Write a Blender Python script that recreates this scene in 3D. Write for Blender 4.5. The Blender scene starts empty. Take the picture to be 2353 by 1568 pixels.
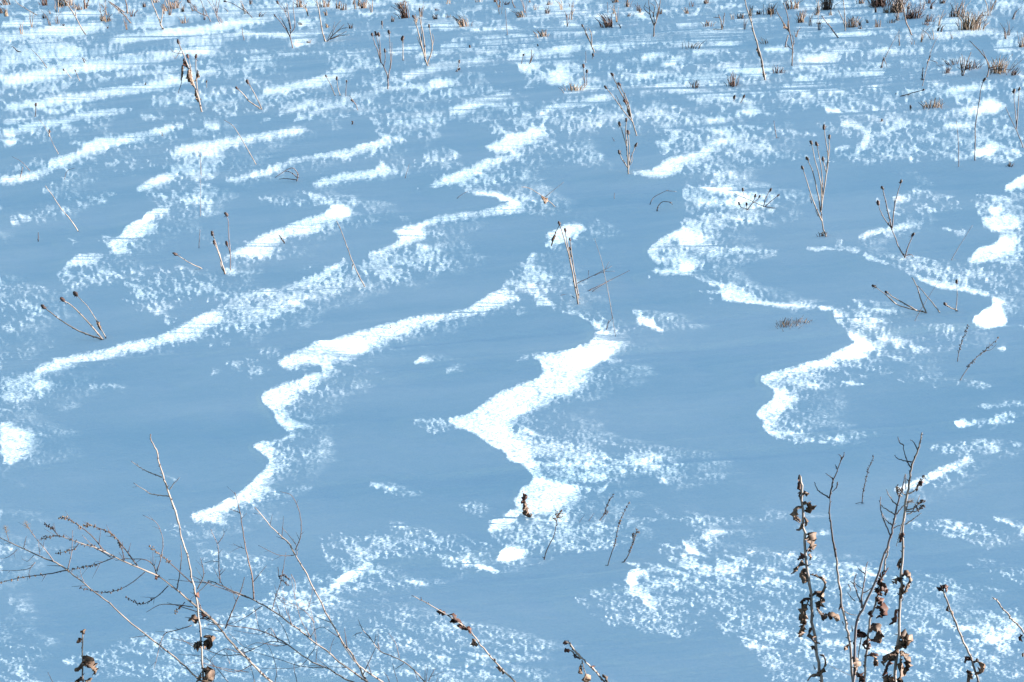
import bpy, bmesh, math, random
import numpy as np
from mathutils import Vector, Matrix

scene = bpy.context.scene
# ---------------------------------------------------------------- camera, sky, sun, exposure
CAM_H, PITCH, FPX, CX, CY = 1.6, math.radians(21.7), 2600.0, 1176.5, 784.0   # FPX, CX, CY in sheet pixels (2353 x 1568)
cam_data = bpy.data.cameras.new('camera')
cam_data.sensor_width = 36.0
cam_data.lens = FPX / 2353.0 * 36.0
cam_data.clip_start, cam_data.clip_end = 0.05, 2000.0
cam = bpy.data.objects.new('camera', cam_data)
scene.collection.objects.link(cam)
cam.location = (0, 0, CAM_H)
cam.rotation_euler = (math.radians(90) - PITCH, 0, 0)
scene.camera = cam

SLOPE, GRAZE = 0.085, 0.011                 # the field falls away from the sun; the sun clears it by two degrees
SUN_EL = math.atan(SLOPE + GRAZE)
world = bpy.data.worlds.new('World')
scene.world = world
world.use_nodes = True
nt = world.node_tree
sky = nt.nodes.new('ShaderNodeTexSky')
sky.sky_type = 'NISHITA'
sky.sun_disc = False
sky.sun_elevation = SUN_EL
sky.sun_rotation = math.radians(90)
sky.air_density, sky.dust_density, sky.ozone_density = 1.0, 0.4, 1.9
bg = nt.nodes['Background']
nt.links.new(sky.outputs[0], bg.inputs[0])
bg.inputs[1].default_value = 0.08
sun_data = bpy.data.lights.new('sun', 'SUN')
sun_data.energy = 5.0
sun_data.angle = math.radians(0.4)
sun_data.color = (1.0, 0.95, 0.88)
sun = bpy.data.objects.new('sun', sun_data)
scene.collection.objects.link(sun)
sun.rotation_euler = Vector((math.cos(SUN_EL), 0, math.sin(SUN_EL))).to_track_quat('Z', 'Y').to_euler()
scene.view_settings.view_transform = 'Standard'
scene.view_settings.look = 'None'
scene.view_settings.gamma = 1.0
scene.view_settings.use_curve_mapping = False
scene.view_settings.exposure = 2.52

# ---- drift map: outlines of the sunlit drift faces -------------------------------------
# sheet letter = which ninth of the view the outline lies in; each outline point is in that sheet's own units
SHEET = {'A': (0, 0), 'B': (781.2, 0), 'C': (1562.4, 0), 'D': (0, 517.6), 'E': (781.2, 517.6), 'F': (1562.4, 517.6),
         'G': (0, 1040.9), 'H': (781.2, 1040.9), 'I': (1562.4, 1040.9)}
LINES = '''
A 0,165,14 130,150,14 250,140,12
A 340,125,8 430,110,14 560,95,12 700,90,10
A 0,245,16 200,225,14 400,205,18 560,190,18 700,175,14 760,170,8
A 510,255,6 590,240,8
A 760,275,8 900,255,14 1050,235,14 1200,225,18 1400,205,18 1600,165,16 1700,150,16 1860,145,10
A 870,180,8 1000,165,12 1150,165,12 1200,165,6
A 1020,130,8 1200,105,10 1400,100,8 1650,95,10
A 1150,325,8 1300,290,12 1500,260,12 1640,235,14 1900,235,14 2100,215,12 2250,210,8
A 0,555,16 150,530,22 350,500,22 600,465,20 800,440,14 1000,420,10 1150,385,14 1250,360,10 1400,345,8 1500,335,5
A 0,730,12 200,710,12 400,670,18 600,650,18 800,620,18 1000,590,22 1150,555,22 1300,520,10 1500,470,8
A 20,895,10 200,865,12 400,830,12 600,800,14 750,780,10 900,740,6
A 0,970,8 100,960,8
A 0,840,6 130,815,7 240,800,6
A 0,1255,16 120,1225,20 250,1190,18 330,1150,10
A 350,1120,18 450,1085,24 600,1035,22 720,1005,14
A 570,1000,10 700,970,22 850,945,18 1000,910,8 1150,880,12 1240,870,6
A 930,1310,8 1000,1270,18 1100,1230,22 1190,1195,18
A 1545,1240,6 1650,1215,12 1800,1175,14 1900,1140,12 2000,1100,10 2180,1075,12 2352,1045,12
A 2120,1265,8 2250,1235,12 2352,1210,16
A 1960,1560,10 2150,1510,24 2352,1460,34
A 2270,1415,12 2330,1440,20
A 860,1568,10 1000,1500,20 1090,1440,22 1140,1430,14
A 1800,620,10 1900,610,14 2050,590,18 2200,550,20 2352,495,18
A 1900,780,8 2100,720,8 2210,690,6
A 2000,830,8 2352,680,8
A 360,325,6 500,305,7 620,290,6
A 270,385,6 420,375,9 590,335,8
A 660,355,7 790,345,9
A 60,410,7 160,400,7
A 0,90,6 180,92,7 380,85,5
A 2050,165,12 2130,160,12
A 1990,300,9 2120,290,9
A 1890,350,8 2000,365,9 2110,350,6
A 1380,860,8 1460,865,8
A 1300,910,6 1400,900,7
A 430,985,5 530,965,5
B 440,525,16 560,500,16 650,470,18 800,455,8 900,435,12 1000,425,10
B 0,680,8 100,655,8 300,620,8 500,600,8 700,555,8 760,570,14 700,590,14 550,625,12
B 470,190,12 600,190,10 700,180,14 790,180,10
B 1160,405,10 1300,365,14 1450,350,12 1600,330,14
B 1240,460,20 1330,455,22 1380,445,10
B 1540,635,6 1650,610,14 1740,605,12
B 760,760,14 850,750,24 960,715,18 1050,690,14 1150,650,14
B 1410,750,12 1550,725,12 1700,700,16 1800,680,22 1860,665,12
B 1380,770,12 1395,820,14 1380,860,12
B 860,1330,4 1050,1350,8 1190,1375,10
B 2240,860,10 2300,910,20 2250,960,16 2200,1010,14 2230,1040,14
B 2060,630,8 2160,605,10 2280,580,8
B 2040,525,12 2200,500,10 2340,480,8
B 2080,410,16 2180,370,18 2250,355,10
B 2200,440,6 2352,400,10
B 1400,210,8 1500,200,12 1680,190,14
B 1140,225,8 1280,210,8
B 1160,250,8 1300,260,10
B 50,370,7 160,350,8
B 340,360,9 470,345,9 560,330,7
B 510,390,9 640,370,9 760,350,8
B 700,325,7 820,310,8
B 0,500,14 60,490,18
B 980,275,8 1080,262,8
B 830,258,7 890,250,8
B 1700,325,9 1870,310,8 2100,295,9 2200,280,9
B 1870,350,8 1980,335,8
B 1000,380,6 1060,340,8
B 0,60,8 300,30,8
B 130,100,6 400,80,7
B 1650,80,9 1700,90,8
B 1000,120,6 1120,135,6
C 310,495,8 450,475,10 640,450,16 700,465,14
C 430,510,8 600,510,12
C 110,345,12 230,335,14 350,305,14 450,300,8
C 190,240,12 330,225,18 430,205,10
C 0,185,8 110,175,10
C 800,190,12 930,190,18 1100,170,12
C 1050,250,12 1200,245,12 1320,235,14
C 770,545,8 850,540,10 920,545,8
C 720,590,14 790,600,14 850,650,16 900,660,8
C 800,700,8 830,740,8
C 1000,755,14 1060,760,10 1120,790,6
C 1110,850,10 1180,850,16 1230,890,12 1280,950,22 1240,1010,22 1190,1060,16
C 1060,1035,8 1140,1010,8
C 1380,915,8 1450,890,10 1550,870,10
C 1670,950,8 1720,930,14 1740,960,8
C 2040,950,8 2120,940,8
C 1820,880,12 1950,860,14 2030,850,10
C 250,720,8 310,750,8 260,790,4
C 420,770,14 500,770,26 450,800,14
C 190,840,10 300,830,10 380,810,8
C 260,915,12 340,900,12
C 190,985,10 300,970,14 380,950,10
C 0,1110,14 120,1070,18 240,1030,16
C 140,1300,8 220,1310,10 380,1330,6
C 1340,1390,12 1345,1365,8
C 1460,1370,14 1570,1355,10
C 1480,1568,8 1640,1530,6
C 1320,590,8 1440,560,8
C 1250,510,8 1400,490,14
C 1830,620,12 2000,610,12 2170,590,12
C 1290,370,14 1400,360,12 1630,375,6
C 2180,345,8 2320,340,6
C 2170,290,10 2270,280,8
C 2110,130,12 2150,145,12
C 2180,30,12 2280,35,8
C 500,130,7 650,125,8
C 590,350,12 720,340,14
C 690,685,7 780,680,6
C 10,600,9 60,620,9 170,600,8
C 350,230,7 420,210,8
C 1530,640,6 1740,630,9
C 1700,1440,10 1750,1440,12
D 1660,490,8 1900,440,8 2110,385,10
D 1420,830,5 1470,820,8
D 1520,820,4 1570,815,6
E 1280,250,10 1340,215,14
E 1370,535,16 1460,545,8
E 1120,405,10 1200,380,8
E 1450,590,4 1600,615,6 1690,665,8 1790,700,12
E 1160,600,3 1240,625,6
E 740,990,4 880,1000,3
E 660,1010,4 740,1010,4
F 350,170,8 500,180,6 690,180,4
F 60,355,4 170,380,6 220,400,12
F 90,455,3 280,465,4
F 950,565,5 1020,575,6
F 1180,515,6 1250,570,6 1400,595,4 1500,598,4
F 860,165,8 930,168,9
F 950,155,6 1060,165,8 1200,190,4
F 1100,1070,4 1260,1085,4
F 1490,1060,5 1570,1095,6
F 1220,95,8 1350,50,12 1430,35,10 1520,15,10 1640,0,8
F 1080,115,8 1110,110,8
F 1800,35,6 1900,60,8 1940,65,8
F 2020,1240,4 2352,1230,6
F 1400,885,5 1660,970,4
F 2170,850,6 2200,840,8
G 2200,640,10 2240,740,10
G 2250,930,8 2352,860,18
G 2100,1350,5 2200,1310,6
H 1760,185,12 1800,170,14
H 1740,265,6 1830,220,8
H 960,770,6 1050,810,12
H 90,600,8 190,700,16 190,760,18 100,830,18 0,880,20
I 2150,450,4 2352,520,6
'''
SOLID = '''
A 1220,1020 1400,980 1600,950 1850,905 2080,880 2090,895 1980,930 1800,955 1600,990 1500,1015 1350,1040 1220,1060
B 1410,490 1500,440 1530,410 1560,480 1600,500 1570,570 1450,580 1395,560 1460,520
B 960,1015 1110,970 1150,940 1290,895 1370,860 1400,880 1420,920 1450,960 1350,960 1250,1010 1180,1040 1060,1050
B 905,1135 1000,1100 1150,1060 1280,1050 1180,1090 1050,1130 980,1160 960,1200 860,1240 760,1250 640,1290 440,1320 560,1290 650,1240 780,1190 900,1155
B 230,870 290,920 340,935 350,985 300,1010 200,1080 170,1085 240,1030 100,1060 0,1100 0,1060 120,1000 270,960 280,940 230,900
B 0,1240 0,1215 150,1180 250,1160 270,1105 345,1160 300,1195 200,1215
B 370,1565 500,1550 620,1510 800,1470 1000,1450 1150,1400 1200,1370 1280,1400 1260,1450 1150,1460 900,1490 700,1520 600,1565
B 1985,1195 2100,1180 2250,1080 2352,1070 2352,1180 2200,1230 2000,1220
B 0,1450 60,1460 40,1500 0,1520
C 780,440 900,400 1010,370 1150,410 1050,440 850,460
C 1760,780 1900,740 2100,705 2220,740 2200,780 2050,780 1900,755 1800,785
C 1990,1050 2080,1000 2120,960 2200,1000 2290,1010 2150,1050 2050,1070
C 2190,1300 2352,1200 2352,1290 2250,1320
C 2110,1460 2180,1380 2210,1420 2150,1480
C 360,1020 430,1000 480,1030 400,1035
C 350,1395 400,1340 470,1370 400,1390
C 570,1450 620,1420 640,1450
C 90,1420 120,1400 160,1420 120,1430
C 2040,1500 2200,1480 2352,1500 2352,1568 2100,1568
D 480,260 520,220 620,205 700,200 690,260 560,285 470,300 300,355 400,310
D 700,120 780,90 860,40 950,0 1090,0 1030,60 880,110 840,150 900,200 800,190 700,200 760,160
D 1380,330 1440,290 1550,210 1640,160 1750,90 1880,40 2060,0 2300,0 2230,20 2130,70 2060,60 1950,120 1870,150 1880,200 1780,220 1640,210 1520,250
D 1530,310 1600,300 1650,320 1600,350 1540,340
D 910,460 960,450 980,490 920,490
D 1400,520 1430,510 1430,550
D 320,905 480,890 640,860 800,820 950,795 1080,780 1200,710 1300,660 1400,610 1480,580 1560,600 1500,680 1400,740 1300,790 1150,800 1000,850 880,870 700,900 560,950 440,990 350,1030 230,1060 210,1010 320,960 380,920
D 2110,370 2240,300 2352,220 2352,300 2240,360 2150,400
D 220,1110 300,1060 380,1080 340,1120 240,1130
D 0,1340 60,1330 130,1380 220,1390 250,1440 260,1520 180,1575 0,1575
D 1880,940 1950,890 2100,830 2250,780 2352,760 2352,880 2280,950 2250,1040 2150,1110 2050,1140 2000,1210 1940,1250 1990,1320 2100,1370 2220,1380 2100,1385 2000,1390 2010,1440 1900,1490 1850,1500 1900,1540 1940,1572 1800,1572 1720,1520 1780,1490 1900,1470 1980,1430 1900,1350 1880,1290 1790,1230 1790,1160 1870,1110 2040,1060 2080,1030 2200,1020 2180,960 2060,930 1970,990
E 0,760 200,710 340,680 450,650 650,620 860,585 900,560 960,510 1060,460 1120,430 1170,440 1200,520 1100,570 900,610 700,660 550,720 400,770 200,840 150,920 0,930
E 300,60 430,20 600,0 560,40 600,90 500,120 430,150 350,180 230,210 200,200 350,150 400,100 380,60
E 1390,75 1500,30 1560,0 1650,0 1680,50 1600,80 1550,120 1440,150 1385,140 1440,100
E 2090,170 2150,110 2352,30 2352,90 2200,140 2170,200 2200,260 2160,310 2352,300 2352,340 2200,340 2100,330 2180,280 2110,240
E 2000,585 2060,630 2130,660 2230,710 2180,740 2150,700 2030,660 1990,600
E 1290,895 1450,890 1600,840 1700,790 1760,720 1830,710 1880,760 1980,790 1960,840 1880,880 1760,960 1700,1000 1700,1060 1660,1110 1580,1160 1480,1170 1400,1240 1280,1290 1200,1330 1180,1420 1300,1480 1350,1572 1160,1572 1050,1510 1000,1470 900,1420 770,1370 720,1330 860,1300 960,1240 1080,1150 1200,1100 1330,1060 1390,1000 1370,950
E 490,945 590,880 640,930 560,950
F 0,40 60,20 150,60 200,130 100,170 0,160
F 0,180 60,210 150,240 90,290 60,340 0,350
F 220,400 330,395 420,430 490,480 560,520 700,530 850,530 950,565 700,565 560,560 450,540 290,515 280,460 300,430
F 1030,590 1100,600 1160,720 1250,770 1320,830 1320,870 1240,930 1100,930 1000,980 900,1000 750,1030 700,1060 560,1070 540,1030 700,1000 900,940 1050,890 1130,840 1200,800 1140,730 1060,660
F 660,1150 720,1120 800,1160 780,1220 710,1260 650,1300 640,1360 680,1440 850,1490 1150,1530 1000,1510 780,1490 640,1460 570,1400 560,1330 500,1300 560,1240 640,1190
F 545,1060 600,1070 680,1120 720,1130 660,1150 640,1120 560,1085
F 1220,200 1300,220 1350,250 1500,290 1600,330 1750,370 1900,400 2050,440 2150,500 2100,490 1950,465 1750,440 1600,350 1450,290 1260,245
F 2140,500 2200,520 2210,570 2250,660 2200,690 2080,690 1980,660 2040,600 2060,570 2130,550
F 2050,0 2110,20 2200,60 2240,60 2150,0
F 2200,60 2300,100 2280,200 2150,260 2000,280 1955,255 2010,180 2130,130
F 1860,1350 1930,1340 1990,1380 1900,1395
G 0,0 230,0 170,40 100,70 0,90
G 1840,0 1930,40 1900,90 1820,190 1850,240 1760,310 1650,350 1560,410 1540,500 1420,480 1310,480 1300,430 1440,380 1600,310 1700,210 1810,100 1830,60 1800,0
G 420,1420 470,1410 500,1460 440,1460
H 1160,0 1300,0 1370,100 1400,180 1500,210 1650,270 1620,350 1500,400 1400,420 1240,430 1150,520 1020,560 980,540 1020,490 1130,430 1210,380 1190,330 1230,250 1350,190 1300,130 1230,80 1140,40
H 1150,640 1250,640 1260,700 1130,750 1060,740 1100,680
H 1000,540 1100,610 1150,640 1120,640 1040,600
H 1870,150 1990,110 2000,120 1900,150
H 1930,740 2050,770 1970,830 1960,890 2000,960 2080,1050 2140,1100 2180,1080 2150,1000 2050,920 2020,860 2060,800
I 1420,270 1600,190 1750,130 1900,60 1960,20 2000,60 1900,130 1750,190 1650,250 1450,280
I 170,450 240,490 330,530 310,570 200,590 120,580 200,550 220,510
I 0,600 60,640 130,700 100,720 50,690
I 2280,550 2352,540 2352,590
'''
GRAIN = '''
.6 A 0,580 500,510 850,440 800,520 400,610 0,680
.5 A 900,780 1150,720 1150,800 960,850
.5 A 0,730 400,700 700,680 600,740 200,780 0,800
.45 A 0,900 700,810 600,880 300,900 150,960 0,990
.78 A 1130,1060 1220,1010 1500,1000 1550,1080 1420,1200 1350,1230 1150,1180 1150,1120
.4 A 900,1320 1480,1250 1450,1480 1000,1400
.5 A 1380,690 1700,650 1980,650 1700,720 1400,780
.35 A 700,1070 1100,1060 1050,1180 650,1200
.42 A 200,1300 450,1150 650,1130 640,1200 300,1380
.4 A 0,1450 400,1400 800,1280 850,1330 500,1470 0,1568
.4 A 1640,1400 1780,1310 2200,1310 2352,1400 2200,1420 1700,1420
.5 A 700,1000 1100,950 1180,930 1020,1030 700,1060
.45 A 1150,330 1420,300 1420,440 1200,420
.5 A 0,260 390,240 360,290 0,320
.42 A 1500,420 1900,400 1800,560 1500,560
.42 A 2100,840 2352,750 2352,850 2000,900 1870,880
.7 B 1370,860 1450,900 1480,1000 1350,1055 1180,1050 1400,950
.58 B 650,1280 960,1170 1280,1190 1280,1220 1150,1240 1000,1310 1200,1380 900,1340 700,1320
.55 B 340,930 500,900 450,1000 350,1050 200,1085
.6 B 1200,1370 1500,1400 1650,1370 1500,1480 1250,1480
.45 B 570,1050 650,1000 860,1040 800,1110 500,1140
.45 B 1560,1060 1620,1030 1720,1050 1600,1110
.35 B 1450,1140 1580,1110 1560,1180
.35 B 300,1310 500,1260 640,1240 450,1320
.45 B 1050,910 1340,800 1340,870 1100,950
.45 B 1420,780 1850,720 1950,800 1650,960 1450,920
.5 B 0,1350 150,1360 60,1450 0,1450
.45 B 790,620 900,580 1000,560 900,650
.55 B 0,680 500,620 620,690 400,760 0,790
.45 B 100,800 700,750 750,850 500,900 200,870
.4 B 2130,980 2352,900 2352,1080 2130,1100
.4 B 2040,640 2250,620 2200,700 2080,700
.4 B 1600,1240 1720,1240 1700,1290 1620,1280
.55 C 850,560 1050,560 1180,640 1100,680 950,640
.6 C 1480,1020 1640,1010 1690,1060 1600,1095 1490,1080
.5 C 0,830 600,780 550,900 700,1080 500,1150 0,1230
.4 C 650,1060 1350,1060 1300,1150 750,1130
.42 C 1300,800 2300,780 2352,1120 1900,1130 1350,1100
.5 C 0,1250 850,1310 820,1400 500,1430 650,1530 300,1568 0,1568
.42 C 1340,1400 1750,1380 1700,1480 1500,1560 1380,1480
.5 C 1950,1340 2150,1330 2352,1330 2352,1480 2000,1480
.4 C 900,700 1350,640 1700,660 1600,820 1200,820
.42 C 1000,1320 1180,1320 1150,1360 1030,1370
.6 D 570,110 650,70 780,50 760,100 680,130
.55 D 700,150 880,160 890,240 720,210
.5 D 350,320 700,270 880,320 880,400 600,400 420,450
.4 D 0,380 350,380 320,600 0,650
.45 D 0,590 300,540 280,610 60,650
.38 D 340,90 560,60 580,160 380,170
.35 D 160,340 320,260 280,350
.55 D 900,430 1100,380 1400,330 1540,400 1440,470 1300,500 1250,600 1150,680 1000,750 960,740 1180,600 1270,540 1150,500 910,490
.35 D 780,400 900,500 1150,540 1100,660 900,600 760,500
.68 D 1460,540 1600,480 1900,430 2150,370 2352,300 2352,470 2150,530 1980,560 1950,640 1750,700 1550,740 1450,790 1380,760 1500,650
.35 D 1940,280 2200,220 2150,320 2000,370
.6 D 30,1000 340,1020 390,1090 350,1160 200,1240 80,1230 0,1300 0,1000
.45 D 180,930 300,900 350,960 250,1000
.45 D 1320,1000 1600,900 1850,820 1950,830 1850,920 1800,1000 1720,1100 1700,1200 1650,1220 1700,1000 1450,1030 1330,1040
.38 D 1450,1200 1560,1180 1560,1280 1470,1280
.35 D 1750,1450 1950,1400 1950,1440 1760,1470
.35 D 1280,1060 1600,1060 1600,1130 1500,1120
.5 E 200,780 420,770 520,800 400,830 220,820
.6 E 1120,300 1200,260 1340,200 1380,220 1400,330 1650,360 1500,400 1300,400 1420,480 1500,540 1380,550 1250,480 1150,430 1110,400 1230,360
.58 E 0,250 200,200 450,140 650,170 940,270 650,340 450,350 300,400 170,430 60,420 0,420
.42 E 500,80 900,150 1100,130 900,180 500,150
.45 E 0,430 120,460 0,500
.35 E 1680,30 1800,70 1750,100 1700,60
.38 E 1700,130 2000,130 1950,230 1700,200
.35 E 1200,160 1450,150 1400,190 1220,190
.75 E 2150,160 2352,80 2352,320 2150,320 2200,240
.5 E 1980,370 2080,335 2200,390 2050,390
.3 E 2180,640 2300,660 2260,700
.72 E 1200,1300 1350,1400 1500,1480 1700,1500 1900,1572 1150,1572
.5 E 1830,680 1950,700 2030,780 1960,800
.5 E 390,1350 480,1315 760,1320 770,1380 650,1440 540,1465 600,1400
.48 E 980,920 1260,870 1550,860 1330,910 1180,950 1100,930
.35 E 1060,1080 1340,1000 1340,1050 1150,1080
.42 E 620,590 760,570 740,600 630,610
.5 E 1210,600 1340,560 1420,580 1260,610
.5 E 1860,1060 1920,1025 2000,1050 1950,1080
.38 E 690,490 790,470 800,495 700,505
.75 F 0,30 70,10 200,60 300,150 350,190 280,220 150,220 0,170
.5 F 200,40 400,70 380,100 250,80
.45 F 60,500 280,470 300,540 100,550
.62 F 1080,590 1350,620 1500,640 1370,700 1500,780 1750,840 1600,880 1400,820 1250,740 1160,700
.35 F 1180,510 1500,600 1350,590 1060,580
.6 F 1150,930 1470,1020 1460,1040 1250,1000 1120,980
.4 F 1320,850 1660,960 1600,980 1400,900
.68 F 560,1070 950,960 1180,940 1120,1000 950,1060 1040,1130 900,1150 700,1110
.62 F 650,1300 760,1330 900,1400 1100,1450 1200,1520 900,1490 700,1450
.38 F 1050,1400 1450,1400 1400,1450 1200,1460
.62 F 1240,200 1400,230 1600,220 1900,250 2100,300 2200,400 2352,450 2352,480 2150,460 1900,400 1600,310
.42 F 2200,560 2352,560 2352,720 2250,690
.75 F 2100,10 2352,0 2352,280 2200,300 2150,250 2250,200 2250,100
.42 F 1300,100 1400,60 1600,50 1350,120
.45 F 1600,660 1850,680 1980,700 1850,740 2000,800 1900,840 1700,750 1600,700
.38 F 1560,860 1820,910 1700,910
.42 F 2100,700 2352,730 2352,770 2150,740
.45 F 1860,1340 2000,1320 2352,1230 2352,1340 2000,1400 1900,1400
.45 F 1700,1500 2100,1450 2352,1480 2352,1572 1500,1572
.5 G 1110,500 1220,460 1300,530 1400,560 1100,590 1080,560
.3 G 0,900 150,950 200,1100 50,1250 0,1250
.46 G 680,1330 950,1250 1300,1160 1700,1050 1900,900 2352,830 2352,1100 2200,1200 2000,1350 2352,1400 2352,1568 600,1568 400,1400
.4 G 2080,540 2352,540 2352,800 2000,1000 1850,1050 2000,900 2200,700
.35 G 0,560 100,600 100,800 0,820
.38 G 0,1300 400,1250 300,1400 150,1568 0,1568
.5 G 1300,350 1400,360 1300,440 1200,460
.72 H 1300,0 1700,50 1850,130 1780,170 1900,210 1700,210 1500,190 1400,130
.46 H 1600,0 2352,0 2352,250 2200,240 2100,170 1850,130
.58 H 1050,580 1250,440 1450,480 1750,600 1500,620 1300,650 1200,640
.65 H 1400,420 1700,280 1650,420 1500,470
.4 H 1550,400 1800,480 2000,450 2300,420 2352,460 1800,510 1500,480
.4 H 650,700 900,600 1050,600 1050,700 1000,800 1080,820 800,840 600,780
.5 H 740,370 830,340 1100,340 1180,360 900,400 800,400
.5 H 0,570 300,500 550,520 500,700 300,750 200,800 100,900 0,900
.3 H 0,950 300,800 700,900 500,1060 600,1130 0,1150
.52 H 1970,760 2352,760 2352,1150 2100,1160 2200,1060 2050,900
.4 H 1520,1000 1950,850 2050,980 2150,1160 1800,1220 1650,1100
.42 H 1400,740 1600,720 1650,750 1500,770
.45 H 2080,660 2250,590 2352,600 2352,720 2150,700
.5 H 700,1490 1000,1480 1050,1568 700,1568
.42 H 0,1250 700,1300 900,1568 0,1568
.5 I 0,430 100,440 250,490 450,500 350,580 200,600 100,560 0,470
.38 I 250,410 560,460 350,470
.5 I 0,600 130,680 150,780 0,800
.37 I 0,800 400,650 1000,700 1550,850 2352,1000 2352,1568 550,1568 500,1400 250,1250 0,1150
.62 I 1080,700 1300,780 1550,860 1300,850 1050,760
.62 I 1000,880 1100,890 1350,960 1700,1050 2100,1130 1700,1090 1250,980
.6 I 1600,810 1900,890 2100,990 1800,920
.46 I 1200,500 1350,430 1750,450 2000,480 2200,600 2200,700 1700,560 1400,520
.65 I 2120,580 2210,640 2180,660 2100,620
.68 I 2150,780 2290,790 2280,870 2200,870
.5 I 1850,460 2352,560 2352,600 2100,520
.5 I 1560,600 1700,660 1800,720 1700,700
.3 I 660,510 1100,480 1200,600 900,600
.5 I 250,750 650,780 800,850 400,830
.5 I 420,1370 550,1400 560,1450 480,1420
.42 H 300,450 700,520 900,640 600,760 200,620
.40 H 200,1100 900,1150 1500,1330 1400,1568 500,1500 100,1300
.42 H 1800,900 2352,1000 2352,1300 2000,1250
.42 G 1250,640 1900,700 1900,900 1400,850
.45 I 1400,850 2300,950 2352,1300 1500,1200
.42 D 700,330 1000,300 1300,260 1350,330 900,440
.42 D 0,640 200,600 260,700 0,760
.45 A 0,1130 500,1060 600,1090 250,1150 0,1200
.42 F 1400,1000 2000,1050 2300,1120 1700,1130
.45 E 1850,1480 2200,1500 2352,1560 1900,1568
.42 H 1300,420 1750,460 2100,560 1700,700 1350,700
'''
# drift raster: covers the frame and a wide margin (units of 2 sheet pixels)
RS = 0.5
RX0, RY0, RW, RH = -420, -60, 2020, 1020


def fill_poly(mask, pts, val):
    pts = np.array(pts, float)
    y0, y1 = int(max(0, math.floor(pts[:, 1].min()))), int(min(mask.shape[0] - 1, math.ceil(pts[:, 1].max())))
    n = len(pts)
    for yy in range(y0, y1 + 1):
        yc = yy + 0.5
        xs = []
        for i in range(n):
            (ax, ay), (bx, by) = pts[i], pts[(i + 1) % n]
            if (ay <= yc) != (by <= yc):
                xs.append(ax + (yc - ay) / (by - ay) * (bx - ax))
        xs.sort()
        for a, b in zip(xs[::2], xs[1::2]):
            a, b = int(max(0, round(a))), int(min(mask.shape[1], round(b)))
            if b > a:
                mask[yy, a:b] = np.maximum(mask[yy, a:b], val)


def fill_line(mask, pts):
    for (ax, ay, aw), (bx, by, bw) in zip(pts[:-1], pts[1:]):
        x0, x1 = int(min(ax, bx) - 12), int(max(ax, bx) + 13)
        y0, y1 = int(min(ay, by) - 12), int(max(ay, by) + 13)
        x0, y0, x1, y1 = max(0, x0), max(0, y0), min(mask.shape[1], x1), min(mask.shape[0], y1)
        if x1 <= x0 or y1 <= y0:
            continue
        X, Y = np.meshgrid(np.arange(x0, x1) + .5, np.arange(y0, y1) + .5)
        L = (bx - ax) ** 2 + (by - ay) ** 2 + 1e-9
        t = np.clip(((X - ax) * (bx - ax) + (Y - ay) * (by - ay)) / L, 0, 1)
        d = np.hypot(X - ax - t * (bx - ax), Y - ay - t * (by - ay))
        sub = mask[y0:y1, x0:x1]
        np.maximum(sub, np.clip(aw + t * (bw - aw) - d + .5, 0, 1), out=sub)


def gauss(a, sy, sx):
    fy, fx = np.fft.fftfreq(a.shape[0])[:, None], np.fft.rfftfreq(a.shape[1])[None, :]
    k = np.exp(-2 * np.pi ** 2 * ((sy * fy) ** 2 + (sx * fx) ** 2))
    return np.fft.irfft2(np.fft.rfft2(a) * k, a.shape)


def field(rng, shape, sy, sx, shear=0.0):
    # smooth random field, unit variance, longer along the wind; shear tips the streaks down to the right
    fy, fx = np.fft.fftfreq(shape[0])[:, None], np.fft.rfftfreq(shape[1])[None, :]
    k = np.exp(-2 * np.pi ** 2 * ((sy * fy) ** 2 + (sx * (fx + shear * fy)) ** 2))
    n = np.fft.irfft2(np.fft.rfft2(rng.standard_normal(shape)) * k, shape)
    return n / n.std()


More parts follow.
